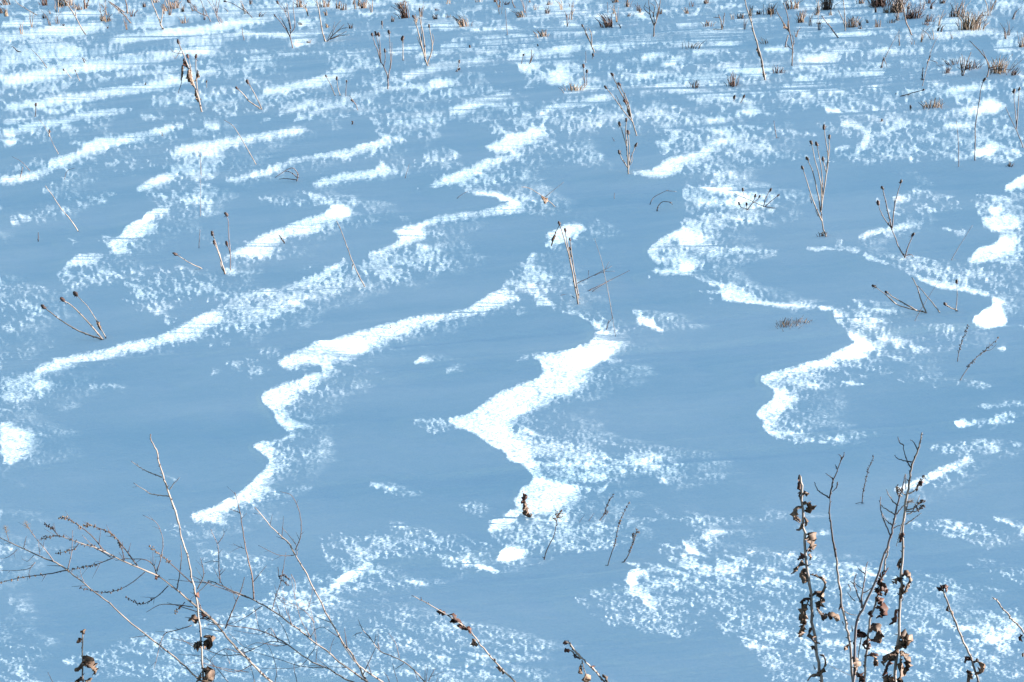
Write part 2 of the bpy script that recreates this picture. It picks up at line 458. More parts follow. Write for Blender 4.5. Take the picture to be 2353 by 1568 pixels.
def drift_map():
    rng = np.random.default_rng(7)
    S = np.zeros((RH, RW), np.float64)
    K = np.zeros((RH, RW), np.float64)
    c = 0.33613 * RS

    def cvt(sh, tok):
        ox, oy = SHEET[sh]
        v = [float(q) for q in tok.split(',')]
        p = [v[0] * c + ox * RS - RX0, v[1] * c + oy * RS - RY0]
        return p + ([v[2] * c * 1.15 + .45] if len(v) > 2 else [])
    for ln in LINES.strip().splitlines():
        f = ln.split()
        fill_line(S, [cvt(f[0], q) for q in f[1:]])
    for ln in SOLID.strip().splitlines():
        f = ln.split()
        fill_poly(S, [cvt(f[0], q) for q in f[1:]], 1.0)
    for ln in GRAIN.strip().splitlines():
        f = ln.split()
        fill_poly(K, [cvt(f[1], q) for q in f[2:]], float(f[0]))
    # wobble the outlines so that nothing reads as straight-edged
    wx = field(rng, S.shape, 6, 9) * 1.3 + field(rng, S.shape, 2, 3) * .6
    wy = field(rng, S.shape, 6, 12) * .8 + field(rng, S.shape, 1.5, 4) * .35
    Y, X = np.mgrid[0:RH, 0:RW]
    Xi = np.clip(np.round(X + wx).astype(int), 0, RW - 1)
    Yi = np.clip(np.round(Y + wy).astype(int), 0, RH - 1)
    S = gauss(S[Yi, Xi], .55, .7)
    K = K[Yi, Xi]
    K = np.maximum(gauss(K, 4, 7), gauss(K, 11, 20) * .97)
    # open shoulder on the side towards the sun: fades to the right of each crest
    sm = np.zeros(RH)
    tail = np.zeros_like(S)
    dec = math.exp(-1 / 9.0)
    for i in range(RW):
        sm = np.maximum(S[:, i], sm * dec)
        tail[:, i] = sm
    tail = gauss(tail, 2.0, 1.5)
    sm = np.zeros(RH)
    tail2 = np.zeros_like(S)
    dec = math.exp(-1 / 34.0)
    for i in range(RW):
        sm = np.maximum(S[:, i], sm * dec)
        tail2[:, i] = sm
    tail2 = gauss(tail2, 5, 5)
    ydisp = (np.arange(RH) + RY0) / RS
    far = np.clip((420 - ydisp) / 300, 0, 1)[:, None]
    base = .14 + far * .26
    inframe = ((X + RX0 > 0) & (X + RX0 < 1177) & (Y + RY0 > -8) & (Y + RY0 < 784)).astype(float)
    inframe = gauss(inframe, 2, 4)
    patch = field(rng, S.shape, 9, 34, .25)
    patch2 = field(rng, S.shape, 5, 22, .15)
    # beyond the frame the field goes on in the same manner
    outp = .30 + .22 * patch + np.where(patch2 > 1.1, .6, 0)
    G = np.zeros_like(S)                       # how much of the drift face still lies ahead, towards the sun
    w = 16
    cs = np.cumsum(np.pad(S, ((0, 0), (0, w))), 1)
    G = gauss((cs[:, w:] - cs[:, :-w]) / w, 1.5, 1.5)
    ripple = field(rng, S.shape, 1.9, 30, -.16)
    ripple2 = field(rng, S.shape, 1.5, 13, -.05)
    left = np.clip(1.15 - (np.arange(RW) + RX0) / 620, 0, 1)[None, :]
    P = np.maximum(np.maximum(S * (.90 + .36 * np.clip(G * 1.3, 0, 1)), K * 1.04 + .065), np.maximum(tail * .66, tail2 * .60))
    P = np.maximum(P, base + .07 * patch + far * (  .09 * patch + .24 * (ripple * left + ripple2 * (1 - left)) + .05))
    P = P * inframe + np.maximum(outp, .1) * (1 - inframe)
    n1 = field(rng, S.shape, .45, 2.1, .30)
    n2 = field(rng, S.shape, .9, 8.5, .22)
    n3 = field(rng, S.shape, 3.2, 11, .22)
    n = .74 * n1 + .70 * n2 + .34 * n3
    n /= n.std()
    amp = .23 * (1 - .6 * np.clip((P - .75) / .4, 0, 1)) * np.clip(P * 2.1, .45, 1)
    amp = amp * (1 + .15 * far)
    V = P + amp * n - .55
    return V, P, G, rng

# ---------------------------------------------------------------- camera geometry helpers
SP, CP = math.sin(PITCH), math.cos(PITCH)


def project(x, y, z):
    dz = z - CAM_H
    depth = y * CP - dz * SP
    up = y * SP + dz * CP
    return CX + FPX * x / depth, CY - FPX * up / depth


def ray(px, py):
    a, b = (px - CX) / FPX, -(py - CY) / FPX
    return np.array([a, CP + b * SP, -SP + b * CP])


# ---------------------------------------------------------------- snow field
def ysmooth(a, sg):
    # gaussian blur down the columns with reflected ends
    m = int(2.5 * sg)
    p = np.concatenate([a[m:0:-1], a, a[-2:-m - 2:-1]])
    f = np.fft.rfftfreq(len(p))[:, None]
    return np.fft.irfft(np.fft.rfft(p, axis=0) * np.exp(-2 * np.pi ** 2 * (sg * f) ** 2), len(p), axis=0)[m:m + len(a)]


def build_heights():
    V, P, G0, rng = drift_map()
    Vs = .5 * V + .5 * gauss(V, 1.8, 3.0)
    Pb = np.maximum(gauss(P, 2.5, 3.5), gauss(P, .8, 1.2))
    sm = np.zeros(RH)                          # the hollows close slowly on the side towards the sun
    Pr = np.zeros_like(P)
    for i in range(RW):
        sm = np.maximum(np.minimum(P[:, i], .5), sm - .0036)
        Pr[:, i] = sm
    Pb = np.maximum(Pb, gauss(Pr, 5, 4))
    hollow = np.clip((.42 - Pb) / .27, 0, 1)
    dd = .0005 * gauss(hollow, 1, 1.5) * hollow + .0016 * gauss(hollow, 7, 11) * hollow + 1.0e-4 * np.clip((-V - .06) / .2, 0, 1)
    rough = field(rng, V.shape, .7, 1.1, .1)
    roll = field(rng, V.shape, 5, 14, .2)
    us = np.linspace(-.66, .66, 1400)
    ge = .66 * np.exp(np.linspace(0, math.log(20), 22))[1:]
    u = np.concatenate([-ge[::-1], us, ge])
    vs = np.linspace(.62, .030, 880)
    near = np.linspace(1.2, .62, 14)[:-1]
    far = 1 / ((1 / .030) * np.exp(np.linspace(0, math.log(25), 34))[1:])
    y = 1 / np.concatenate([near, vs, far])
    X = y[:, None] * u[None, :]
    Yg = np.repeat(y[:, None], len(u), 1)
    h = np.zeros_like(X)

    def samp(R, fx, fy):
        ix, iy = np.clip(fx, 0, RW - 1.001), np.clip(fy, 0, RH - 1.001)
        i, j = ix.astype(int), iy.astype(int)
        a, b = ix - i, iy - j
        return (R[j, i] * (1 - a) + R[j, i + 1] * a) * (1 - b) + (R[j + 1, i] * (1 - a) + R[j + 1, i + 1] * a) * b
    n = len(u)
    for it in range(3):
        px, py = project(X, Yg, SLOPE * X + h)
        fx, fy = px * RS - RX0 - .5, py * RS - RY0 - .5
        inside = np.clip(np.minimum(np.minimum(fx, RW - fx), np.minimum(fy, RH - fy)) / 30, 0, 1)
        Vm = samp(V, fx, fy)
        D = samp(dd, fx, fy) * Yg * inside
        Gm = np.clip(samp(G0, fx, fy), 0, 1)
        Vg = samp(Vs, fx, fy)
        gain = np.clip(.036 + .28 * Vm, .009, .042) + .34 * np.clip(Vg, 0, .5) * (.35 + .65 * Gm)
        lit = Vm > -.10

        def sweep(T):
            S = np.zeros_like(h)
            s = np.zeros(len(y))
            for c in range(n - 2, -1, -1):
                dx = (u[c + 1] - u[c]) * y
                gc = gain[:, c]
                if T is None:
                    g = np.maximum(np.minimum(gc * (1 - s / (.014 * y)), .32), gc * .6) - GRAZE
                else:
                    g = np.clip((T[:, c] - s) / dx + GRAZE, gc * .6, gc * 1.7) - GRAZE
                ns = s + dx * np.where(lit[:, c], g, -GRAZE)
                s = np.where(inside[:, c] > 0, ns, s * np.exp(-dx / (.3 * y)))
                S[:, c] = s
            return S
        S = sweep(None)
        # even out slow differences between neighbouring rows (too gentle to change light or shade)
        core = slice(20, len(u) - 20)
        e = S[:, core] - ysmooth(S[:, core], 60)
        e = ysmooth(e.T, 160).T
        S[:, core] -= e
        S = sweep(S)
        e = S[:, core] - ysmooth(S[:, core], 30)
        S[:, core] -= ysmooth(e.T, 420).T
        hn = ysmooth(S - D, 1.0)
        hn += Yg * inside * (samp(rough, fx, fy) * np.where(Vm > .25, 3e-5, np.where(Vm > -.1, 6e-5, 3.0e-5))) + samp(roll, fx, fy) * D * .28
        if it == 0:
            h = hn
        else:
            h = .35 * h + .65 * hn if it < 2 else hn
    return u, y, X, Yg, h


U, YR, GX, GY, GH = build_heights()
GZ = SLOPE * GX + GH


def ground_z(x, y):
    r = int(np.clip(np.searchsorted(-(1 / YR), -(1 / y)), 1, len(YR) - 1))
    c = int(np.clip(np.searchsorted(U, x / y), 1, len(U) - 1))
    t = (1 / y - 1 / YR[r - 1]) / (1 / YR[r] - 1 / YR[r - 1])
    a = (x / y - U[c - 1]) / (U[c] - U[c - 1])
    z0 = GH[r - 1, c - 1] * (1 - a) + GH[r - 1, c] * a
    z1 = GH[r, c - 1] * (1 - a) + GH[r, c] * a
    return SLOPE * x + z0 * (1 - t) + z1 * t


def at(px, py):
    # where the line of sight through a sheet pixel meets the snow
    d = ray(px, py)
    h = 0.0
    for _ in range(12):
        k = (CAM_H - h) / (SLOPE * d[0] - d[2])
        x, y = k * d[0], k * d[1]
        hn = ground_z(x, y) - SLOPE * x
        h = .5 * h + .5 * hn
    return Vector((x, y, ground_z(x, y)))


def new_material(name):
    m = bpy.data.materials.new(name)
    m.use_nodes = True
    return m, m.node_tree, m.node_tree.nodes['Principled BSDF']


def snow_material():
    m, t, b = new_material('snow')
    b.inputs['Roughness'].default_value = .75
    b.inputs['Specular IOR Level'].default_value = .25
    geo = t.nodes.new('ShaderNodeNewGeometry')
    mp = t.nodes.new('ShaderNodeMapping')
    mp.inputs['Scale'].default_value = (.45, 1.5, 1)
    mp.inputs['Rotation'].default_value = (0, 0, math.radians(12))
    t.links.new(geo.outputs['Position'], mp.inputs['Vector'])

    def noise(scale, detail, vec):
        n = t.nodes.new('ShaderNodeTexNoise')
        n.inputs['Scale'].default_value = scale
        n.inputs['Detail'].default_value = detail
        n.inputs['Roughness'].default_value = .62
        t.links.new(vec, n.inputs['Vector'])
        return n.outputs['Fac']
    a = noise(1.7, 7, mp.outputs['Vector'])            # packed crust and looser powder, plus soft shade relief painted into the tone
    g = noise(170, 2, geo.outputs['Position'])         # coarse crystals
    mx = t.nodes.new('ShaderNodeMath')
    mx.operation = 'MULTIPLY_ADD'
    mx.inputs[1].default_value = .35
    t.links.new(g, mx.inputs[0])
    t.links.new(a, mx.inputs[2])
    r = t.nodes.new('ShaderNodeValToRGB')
    r.color_ramp.elements[0].position, r.color_ramp.elements[1].position = .50, .86
    r.color_ramp.elements[0].color = (.64, .81, .885, 1)
    r.color_ramp.elements[1].color = (.85, .93, .96, 1)
    t.links.new(mx.outputs[0], r.inputs['Fac'])
    t.links.new(r.outputs['Color'], b.inputs['Base Color'])
    f1 = noise(90, 3, mp.outputs['Vector'])            # wind-combed grain
    f2 = noise(14, 4, mp.outputs['Vector'])
    ad = t.nodes.new('ShaderNodeMath')
    ad.operation = 'MULTIPLY_ADD'
    ad.inputs[1].default_value = 4.0
    t.links.new(f2, ad.inputs[0])
    t.links.new(f1, ad.inputs[2])
    bu = t.nodes.new('ShaderNodeBump')
    bu.inputs['Strength'].default_value = .5
    bu.inputs['Distance'].default_value = .0045
    t.links.new(ad.outputs[0], bu.inputs['Height'])
    t.links.new(bu.outputs['Normal'], b.inputs['Normal'])
    return m


def snow_field():
    nr, nc = GX.shape
    me = bpy.data.meshes.new('snow_field')
    co = np.stack([GX, GY, GZ], -1).reshape(-1, 3).astype(np.float32)
    me.vertices.add(nr * nc)
    me.vertices.foreach_set('co', co.ravel())
    r, c = np.mgrid[0:nr - 1, 0:nc - 1]
    i0 = (r * nc + c).ravel()
    q = np.stack([i0, i0 + 1, i0 + nc + 1, i0 + nc], 1).astype(np.int32)
    nq = len(q)
    me.loops.add(nq * 4)
    me.polygons.add(nq)
    me.loops.foreach_set('vertex_index', q.ravel())
    me.polygons.foreach_set('loop_start', np.arange(0, nq * 4, 4, dtype=np.int32))
    me.polygons.foreach_set('use_smooth', np.ones(nq, dtype=bool))
    me.update(calc_edges=True)
    me.materials.append(M_SNOW)
    o = bpy.data.objects.new('snow_ground', me)
    scene.collection.objects.link(o)
    o['kind'] = 'structure'
    return o


M_SNOW = snow_material()
snow_field()
# the field goes on behind the camera
me = bpy.data.meshes.new('snow_ground_behind')
yb, w = YR[0], YR[0] * U[-1]
me.from_pydata([(-w, yb, -w * SLOPE), (w, yb, w * SLOPE), (60, -60, 60 * SLOPE), (-60, -60, -60 * SLOPE)], [], [(0, 3, 2, 1)])
me.materials.append(M_SNOW)
o = bpy.data.objects.new('snow_ground_behind', me)
scene.collection.objects.link(o)
o['kind'] = 'structure'

# ---------------------------------------------------------------- dead plants
def plant_material(name, c1, c2, scale=60.0, rough=.7):
    m, t, b = new_material(name)
    b.inputs['Roughness'].default_value = rough
    b.inputs['Specular IOR Level'].default_value = .3
    tc = t.nodes.new('ShaderNodeTexCoord')
    mp = t.nodes.new('ShaderNodeMapping')
    mp.inputs['Scale'].default_value = (1, 1, .35)
    n = t.nodes.new('ShaderNodeTexNoise')
    n.inputs['Scale'].default_value = scale
    n.inputs['Detail'].default_value = 4
    r = t.nodes.new('ShaderNodeValToRGB')
    r.color_ramp.elements[0].position, r.color_ramp.elements[1].position = .35, .65
    r.color_ramp.elements[0].color = (*c1, 1)
    r.color_ramp.elements[1].color = (*c2, 1)
    t.links.new(tc.outputs['Object'], mp.inputs['Vector'])
    t.links.new(mp.outputs['Vector'], n.inputs['Vector'])
    t.links.new(n.outputs['Fac'], r.inputs['Fac'])
    t.links.new(r.outputs['Color'], b.inputs['Base Color'])
    return m


MATS = {
    'straw': plant_material('straw_stem', (.10, .08, .072), (.25, .205, .175)),
    'grey': plant_material('grey_twig', (.07, .055, .06), (.16, .13, .125)),
    'dark': plant_material('dark_bark', (.022, .014, .014), (.05, .033, .03)),
    'leaf': plant_material('withered_leaf', (.05, .031, .023), (.21, .14, .10), 110),
    'leafdark': plant_material('dark_seed_head', (.018, .010, .010), (.06, .03, .025), 90),
    'rust': plant_material('rusty_leaf', (.035, .015, .012), (.11, .05, .037), 110),
    'dry': plant_material('dry_grass', (.12, .08, .05), (.30, .21, .14), 40),
    'brown': plant_material('brown_grass', (.06, .038, .03), (.14, .095, .075), 40),
}
for k in ('leaf', 'rust'):
    # thin dead leaves let some light through
    t = MATS[k].node_tree
    pb, out = t.nodes['Principled BSDF'], t.nodes['Material Output']
    tr, mx = t.nodes.new('ShaderNodeBsdfTranslucent'), t.nodes.new('ShaderNodeMixShader')
    mx.inputs[0].default_value = .3
    src = pb.inputs['Base Color'].links[0].from_socket
    t.links.new(src, tr.inputs['Color'])
    t.links.new(pb.outputs[0], mx.inputs[1])
    t.links.new(tr.outputs[0], mx.inputs[2])
    t.links.new(mx.outputs[0], out.inputs['Surface'])
RNG = random.Random(11)


def link(name, me, parent=None):
    o = bpy.data.objects.new(name, me)
    scene.collection.objects.link(o)
    if parent is not None:
        o.parent = parent
        o.matrix_parent_inverse = Matrix.Translation(-parent.location)
    return o


def sightpoint(px, py, Y):
    d = ray(px, py)
    k = Y / d[1]
    return Vector((d[0] * k, Y, CAM_H + d[2] * k))


class MB:
    def __init__(self):
        self.v, self.f, self.m = [], [], []

    def tube(self, pts, rad, sides=5, mat=0):
        n0 = len(self.v)
        up = Vector((0, 1, 0))
        for i, p in enumerate(pts):
            t = (pts[min(i + 1, len(pts) - 1)] - pts[max(i - 1, 0)])
            t = t.normalized() if t.length > 1e-9 else Vector((0, 0, 1))
            a = t.cross(up)
            a = a.normalized() if a.length > 1e-4 else Vector((1, 0, 0))
            b = t.cross(a)
            for k in range(sides):
                q = 2 * math.pi * k / sides
                self.v.append(p + (a * math.cos(q) + b * math.sin(q)) * rad[i])
        for i in range(len(pts) - 1):
            for k in range(sides):
                k2 = (k + 1) % sides
                self.f.append((n0 + i * sides + k, n0 + i * sides + k2, n0 + (i + 1) * sides + k2, n0 + (i + 1) * sides + k))
                self.m.append(mat)
        self.f.append(tuple(n0 + k for k in range(sides))[::-1])
        self.f.append(tuple(n0 + (len(pts) - 1) * sides + k for k in range(sides)))
        self.m += [mat, mat]

    def ribbon(self, pts, wid, side, thick, mat=0, ragged=.25, cup=.5):
        # a withered leaf: a thin cupped strip with a ragged edge and real thickness
        n0 = len(self.v)
        for i, p in enumerate(pts):
            t = (pts[min(i + 1, len(pts) - 1)] - pts[max(i - 1, 0)]).normalized()
            s = (side - t * side.dot(t))
            s = s.normalized() if s.length > 1e-4 else Vector((0, 1, 0))
            nn = t.cross(s)
            w = wid[i]
            tw = RNG.uniform(-.5, .5)
            s2 = s * math.cos(tw) + nn * math.sin(tw)
            wa, wb = w * (1 + RNG.uniform(-ragged, ragged)), w * (1 + RNG.uniform(-ragged, ragged))
            c = nn * (w * cup)
            self.v += [p - s2 * wa + c, p + nn * thick, p + s2 * wb + c, p - nn * thick]
        for i in range(len(pts) - 1):
            for k in range(4):
                k2 = (k + 1) % 4
                self.f.append((n0 + i * 4 + k, n0 + i * 4 + k2, n0 + i * 4 + 4 + k2, n0 + i * 4 + 4 + k))
                self.m.append(mat)
        self.f += [(n0 + 3, n0 + 2, n0 + 1, n0), tuple(n0 + (len(pts) - 1) * 4 + k for k in range(4))]
        self.m += [mat, mat]

    def blob(self, c, r, axis, seg=6, rings=4, mat=0, jit=.25):
        axis = axis.normalized()
        a = axis.cross(Vector((.3, .9, .2))).normalized()
        b = axis.cross(a)
        n0 = len(self.v)
        self.v.append(c - axis * r[1])
        for j in range(1, rings):
            th = math.pi * j / rings
            for k in range(seg):
                q = 2 * math.pi * (k + .5 * (j % 2)) / seg
                rr = r[0] * math.sin(th) * (1 + RNG.uniform(-jit, jit))
                self.v.append(c - axis * r[1] * math.cos(th) + (a * math.cos(q) + b * math.sin(q)) * rr)
        self.v.append(c + axis * r[1])
        last = len(self.v) - 1
        for k in range(seg):
            k2 = (k + 1) % seg
            self.f.append((n0, n0 + 1 + k2, n0 + 1 + k))
            self.f.append((last, last - seg + k, last - seg + k2))
            self.m += [mat, mat]
            for j in range(rings - 2):
                i0 = n0 + 1 + j * seg
                self.f.append((i0 + k, i0 + k2, i0 + seg + k2, i0 + seg + k))
                self.m.append(mat)

    def build(self, name, mats, parent=None, smooth=True):
        me = bpy.data.meshes.new(name)
        base = parent.location if parent is not None else Vector((0, 0, 0))
        me.from_pydata([tuple(p) for p in self.v], [], self.f)
        for m in mats:
            me.materials.append(MATS[m])
        me.polygons.foreach_set('material_index', self.m)
        me.polygons.foreach_set('use_smooth', [smooth] * len(self.f))
        me.update()
        return link(name, me, parent)


def smooth_path(p, step=3):
    # Catmull-Rom through the given points
    if len(p) < 3:
        return [p[0].lerp(p[-1], i / step) for i in range(step + 1)]
    q = [p[0] * 2 - p[1]] + p + [p[-1] * 2 - p[-2]]
    out = []
    for i in range(1, len(q) - 2):
        for s in range(step):
            t = s / step
            a, b, c, d = q[i - 1], q[i], q[i + 1], q[i + 2]
            out.append(.5 * (2 * b + (c - a) * t + (2 * a - 5 * b + 4 * c - d) * t * t + (3 * b - a - 3 * c + d) * t ** 3))
    out.append(p[-1])
    return out


UNIT = .33613                                  # sheet unit -> sheet pixel
def conv(sh, tok):
    x, y = tok.split(',')
    return float(x) * UNIT + SHEET[sh][0], float(y) * UNIT + SHEET[sh][1]


def make_plant(head, rows):
    name, cat, label, sh, opts = [q.strip() for q in head.split('|')]
    opt = dict(kv.split('=') for kv in opts.split()) if opts else {}
    fg = 'Y' in opt
    first = conv(sh, rows[0].split()[3])
    if fg:
        Y0 = float(opt['Y'])
        bx = float(opt.get('bx', rows[0].split()[3].split(',')[0])) * UNIT + SHEET[sh][0]
        d = ray(bx, 2100)
        x0 = d[0] * Y0 / d[1]
        base = Vector((x0, Y0, ground_z(x0, Y0)))
    else:
        base = at(*first)
        Y0 = base.y
    root = bpy.data.objects.new(name, None)
    root.empty_display_size = .05
    scene.collection.objects.link(root)
    root.location = base
    root['label'], root['category'] = label, cat
    if 'g' in opt:
        root['group'] = {'stalk': 'dry weed stalks standing in the snow', 'thin': 'thin lone stems in the snow',
                         'tuft': 'dead grass tufts across the field', 'fore': 'tall dead weeds close to the camera',
                         'spike': 'small seed spikes poking from the snow'}[opt['g']]
    mpx = Y0 / CP / FPX * UNIT * (1.12 if fg else 1.15)         # metres per sheet unit at this distance
    done = []
    for li, row in enumerate(rows):
        f = row.split()
        kind, w, hd = f[0], float(f[1]), f[2]
        p2 = [conv(sh, q) for q in f[3:]]
        off = RNG.uniform(-1, 1) * (.10 if fg else .12)
        L = sum(math.hypot(b[0] - a[0], b[1] - a[1]) for a, b in zip(p2, p2[1:])) / FPX * Y0
        off *= min(1, L / .3)
        nP = len(p2)
        if kind == 's' or not done:
            Ys = [Y0 + off * i / max(1, nP - 1) for i in range(nP)]
        else:                                  # grow from the stem where it branches off
            ys = min(done, key=lambda q: math.hypot(q[0] - p2[0][0], q[1] - p2[0][1]))[2]
            Ys = [ys + off * .6 * i / max(1, nP - 1) for i in range(nP)]
        pts = [sightpoint(q[0], q[1], yy) for q, yy in zip(p2, Ys)]
        if kind == 's' and not fg:
            # root it in the snow: carry on a little below the surface
            g = at(*p2[0])
            if abs(g.y - Y0) > .02 and len(rows) > 1:
                pts = [sightpoint(q[0], q[1], g.y + off * i / max(1, nP - 1)) for i, q in enumerate(p2)]
                Ys = [q.y for q in pts]
            dn = (pts[0] - pts[1]).normalized()
            pts = [pts[0] + dn * .03 + Vector((0, 0, -.02))] + pts
        if kind not in 'lL':
            for (ax, ay), (bx_, by_), ya, yb_ in zip(p2, p2[1:], Ys, Ys[1:]):
                for q in range(6):
                    done.append((ax + (bx_ - ax) * q / 5, ay + (by_ - ay) * q / 5, ya + (yb_ - ya) * q / 5))
        if kind == 's' and fg:
            # carry the stem on, the way it leans, down into the snow below the frame
            ex, ey = p2[0][0] - p2[1][0], p2[0][1] - p2[1][1]
            m = math.hypot(ex, ey)
            ex, ey = ex / m, max(ey / m, .35)
            add, cx, cy = [], p2[0][0], p2[0][1]
            for step in range(60):
                cx, cy = cx + ex * 22, cy + ey * 22
                q = sightpoint(cx, cy, Ys[0])
                add.append(q)
                if q.z < ground_z(q.x, q.y) - .02:
                    break
            pts = add[::-1][::4] + pts if len(add) > 3 else [add[-1]] + pts
        if kind in 'lL':                       # leaf
            sp = smooth_path(pts, 4)
            n = len(sp)
            wd = [max(.12, math.sin(math.pi * min(1, (i + .6) / n)) ** .7) * w * mpx * .85 * RNG.uniform(.75, 1.15) for i in range(n)]
            sp = [q + Vector((RNG.uniform(-1, 1), RNG.uniform(-1, 1), RNG.uniform(-1, 1))) * w * mpx * .07 for q in sp]
            mb = MB()
            mb.ribbon(sp, wd, Vector((RNG.uniform(-.2, .9), RNG.uniform(.2, .9), RNG.uniform(-.5, .5))), .0006 if fg else .0012, 0, .45, RNG.uniform(.2, .8))
            if w >= 24:                        # a torn lobe hanging off the same leaf
                k = RNG.randint(0, max(0, n - 4))
                lob = [q + Vector((RNG.uniform(-1, 1), RNG.uniform(-1, 1), RNG.uniform(-1.2, .4))) * w * mpx * .28 for q in sp[k:]]
                lob[0] = sp[k]
                mb.ribbon(lob, [z * RNG.uniform(.35, .8) for z in wd[k:]], Vector((RNG.uniform(-.9, .9), RNG.uniform(.1, .9), RNG.uniform(-.8, .8))), .0006, 0, .6, RNG.uniform(-.8, .8))
            mb.build('leaf', ['rust' if hd == 'r' else 'leaf'], root)
            continue
        sp = smooth_path(pts, 4)
        n = len(sp)
        jit = w * mpx * (.22 if fg else .15)
        sp = [sp[0]] + [q + Vector((RNG.uniform(-jit, jit), 0, RNG.uniform(-jit, jit))) for q in sp[1:-1]] + [sp[-1]]
        taper = .45 if kind in 'sS' else .4
        rad = [w * mpx * .5 * (1 - (1 - taper) * i / (n - 1)) for i in range(n)]
        mb = MB()
        mb.tube(sp, rad, 7 if fg and w > 9 else 5)
        # nodes and snags along the stem
        every = 2 if fg else 3
        for i in range(1, n - 1):
            if RNG.random() < (.55 if fg else .3):
                t = (sp[i + 1] - sp[i]).normalized()
                side = t.cross(Vector((0, 1, 0))).normalized() * RNG.choice([-1, 1])
                q = sp[i].lerp(sp[i + 1], RNG.random())
                r = rad[i]
                if RNG.random() < .5:
                    mb.blob(q + side * r * .6, (r * 1.1, r * 1.6), t, 5, 3, 1)
                else:
                    l = RNG.uniform(2.2, 4.2) * r * (RNG.choice([1, 3, 6, 9]) if name == 'tangled_shrub' else 1)
                    mb.tube([q, q + (side * .7 + t * .8 + Vector((0, RNG.uniform(-.5, .5), 0))) * l], [r * .65, r * .2], 4, 1)
        mat = opt.get('m', 'straw')
        if name == 'tangled_shrub' and w < 11:
            mat = 'dark' if hd == 'c' else ('grey' if RNG.random() < .5 else 'brown')
            w = w * 1.25
        if kind in 'dD':
            mat = 'dark'
        st = mb.build('stem' if kind in 'sS' else 'branch', [mat, 'dark'], root)
        tip, tdir = sp[-1], (sp[-1] - sp[-2]).normalized()
        if hd == 'k':                          # dark seed head with ragged bracts
            k = MB()
            R = float(opt.get('hs', 13)) * mpx * RNG.uniform(.85, 1.2)
            k.blob(tip + tdir * R * .3, (R * .62, R * 1.15), tdir + Vector((RNG.uniform(-.3, .3), 0, RNG.uniform(-.3, .3))), 7, 5, 0, .35)
            for _ in range(7):
                dv = Vector((RNG.uniform(-1, 1), RNG.uniform(-1, 1), RNG.uniform(-1, .8))).normalized()
                q = tip - tdir * R * RNG.uniform(-.4, 1.0)
                k.tube([q, q + dv * R * RNG.uniform(.8, 1.5)], [R * .13, R * .04], 3)
            k.build('seed_head', [RNG.choice(['dark', 'dark', 'leafdark'])], root)
        elif hd == 'c':                        # small clusters of buds along the top of the twig
            k = MB()
            R = (6.0 if fg else 4.2) * mpx
            for i in range(max(1, int(n * .45)), n):
                for _ in range(3):
                    q = sp[i] + Vector((RNG.uniform(-1, 1), RNG.uniform(-1, 1), RNG.uniform(-1, 1))) * R * 1.7
                    k.blob(q, (R * RNG.uniform(.5, 1), R * RNG.uniform(.7, 1.3)), Vector((RNG.uniform(-1, 1), .3, 1)), 5, 3, 0)
                    k.tube([sp[i], q], [R * .2, R * .15], 3)
            k.build('bud_cluster', ['leaf' if RNG.random() < .5 else 'dark'], root)
        elif hd == 'u':                        # rounded, many-stalked seed cluster
            k = MB()
            R = float(opt.get('hs', 34)) * mpx
            for _ in range(46):
                dv = Vector((RNG.uniform(-1, 1), RNG.uniform(-1, 1), RNG.uniform(-.9, 1)))
                if dv.length > 1:
                    continue
                q = tip + dv * R
                k.tube([tip - tdir * R, q], [R * .035, R * .03], 3)
                k.blob(q, (R * .11, R * .14), dv, 5, 3, 0)
            k.build('seed_cluster', ['leaf'], root)
        elif hd == 'f':                        # feathery pale tuft
            k = MB()
            R = float(opt.get('hs', 34)) * mpx
            for _ in range(60):
                a = RNG.uniform(0, 1)
                q0 = tip - tdir * R * 1.6 * a
                dv = (tdir * .6 + Vector((RNG.uniform(-1, 1), RNG.uniform(-1, 1), RNG.uniform(-.6, 1)))).normalized()
                k.tube([q0, q0 + dv * R * RNG.uniform(.3, .8)], [R * .02, R * .012], 3)
                k.blob(q0 + dv * R * RNG.uniform(.4, .8), (R * .04, R * .06), dv, 4, 3, 0)
            k.build('feathery_tuft', ['dry'], root)
    return root


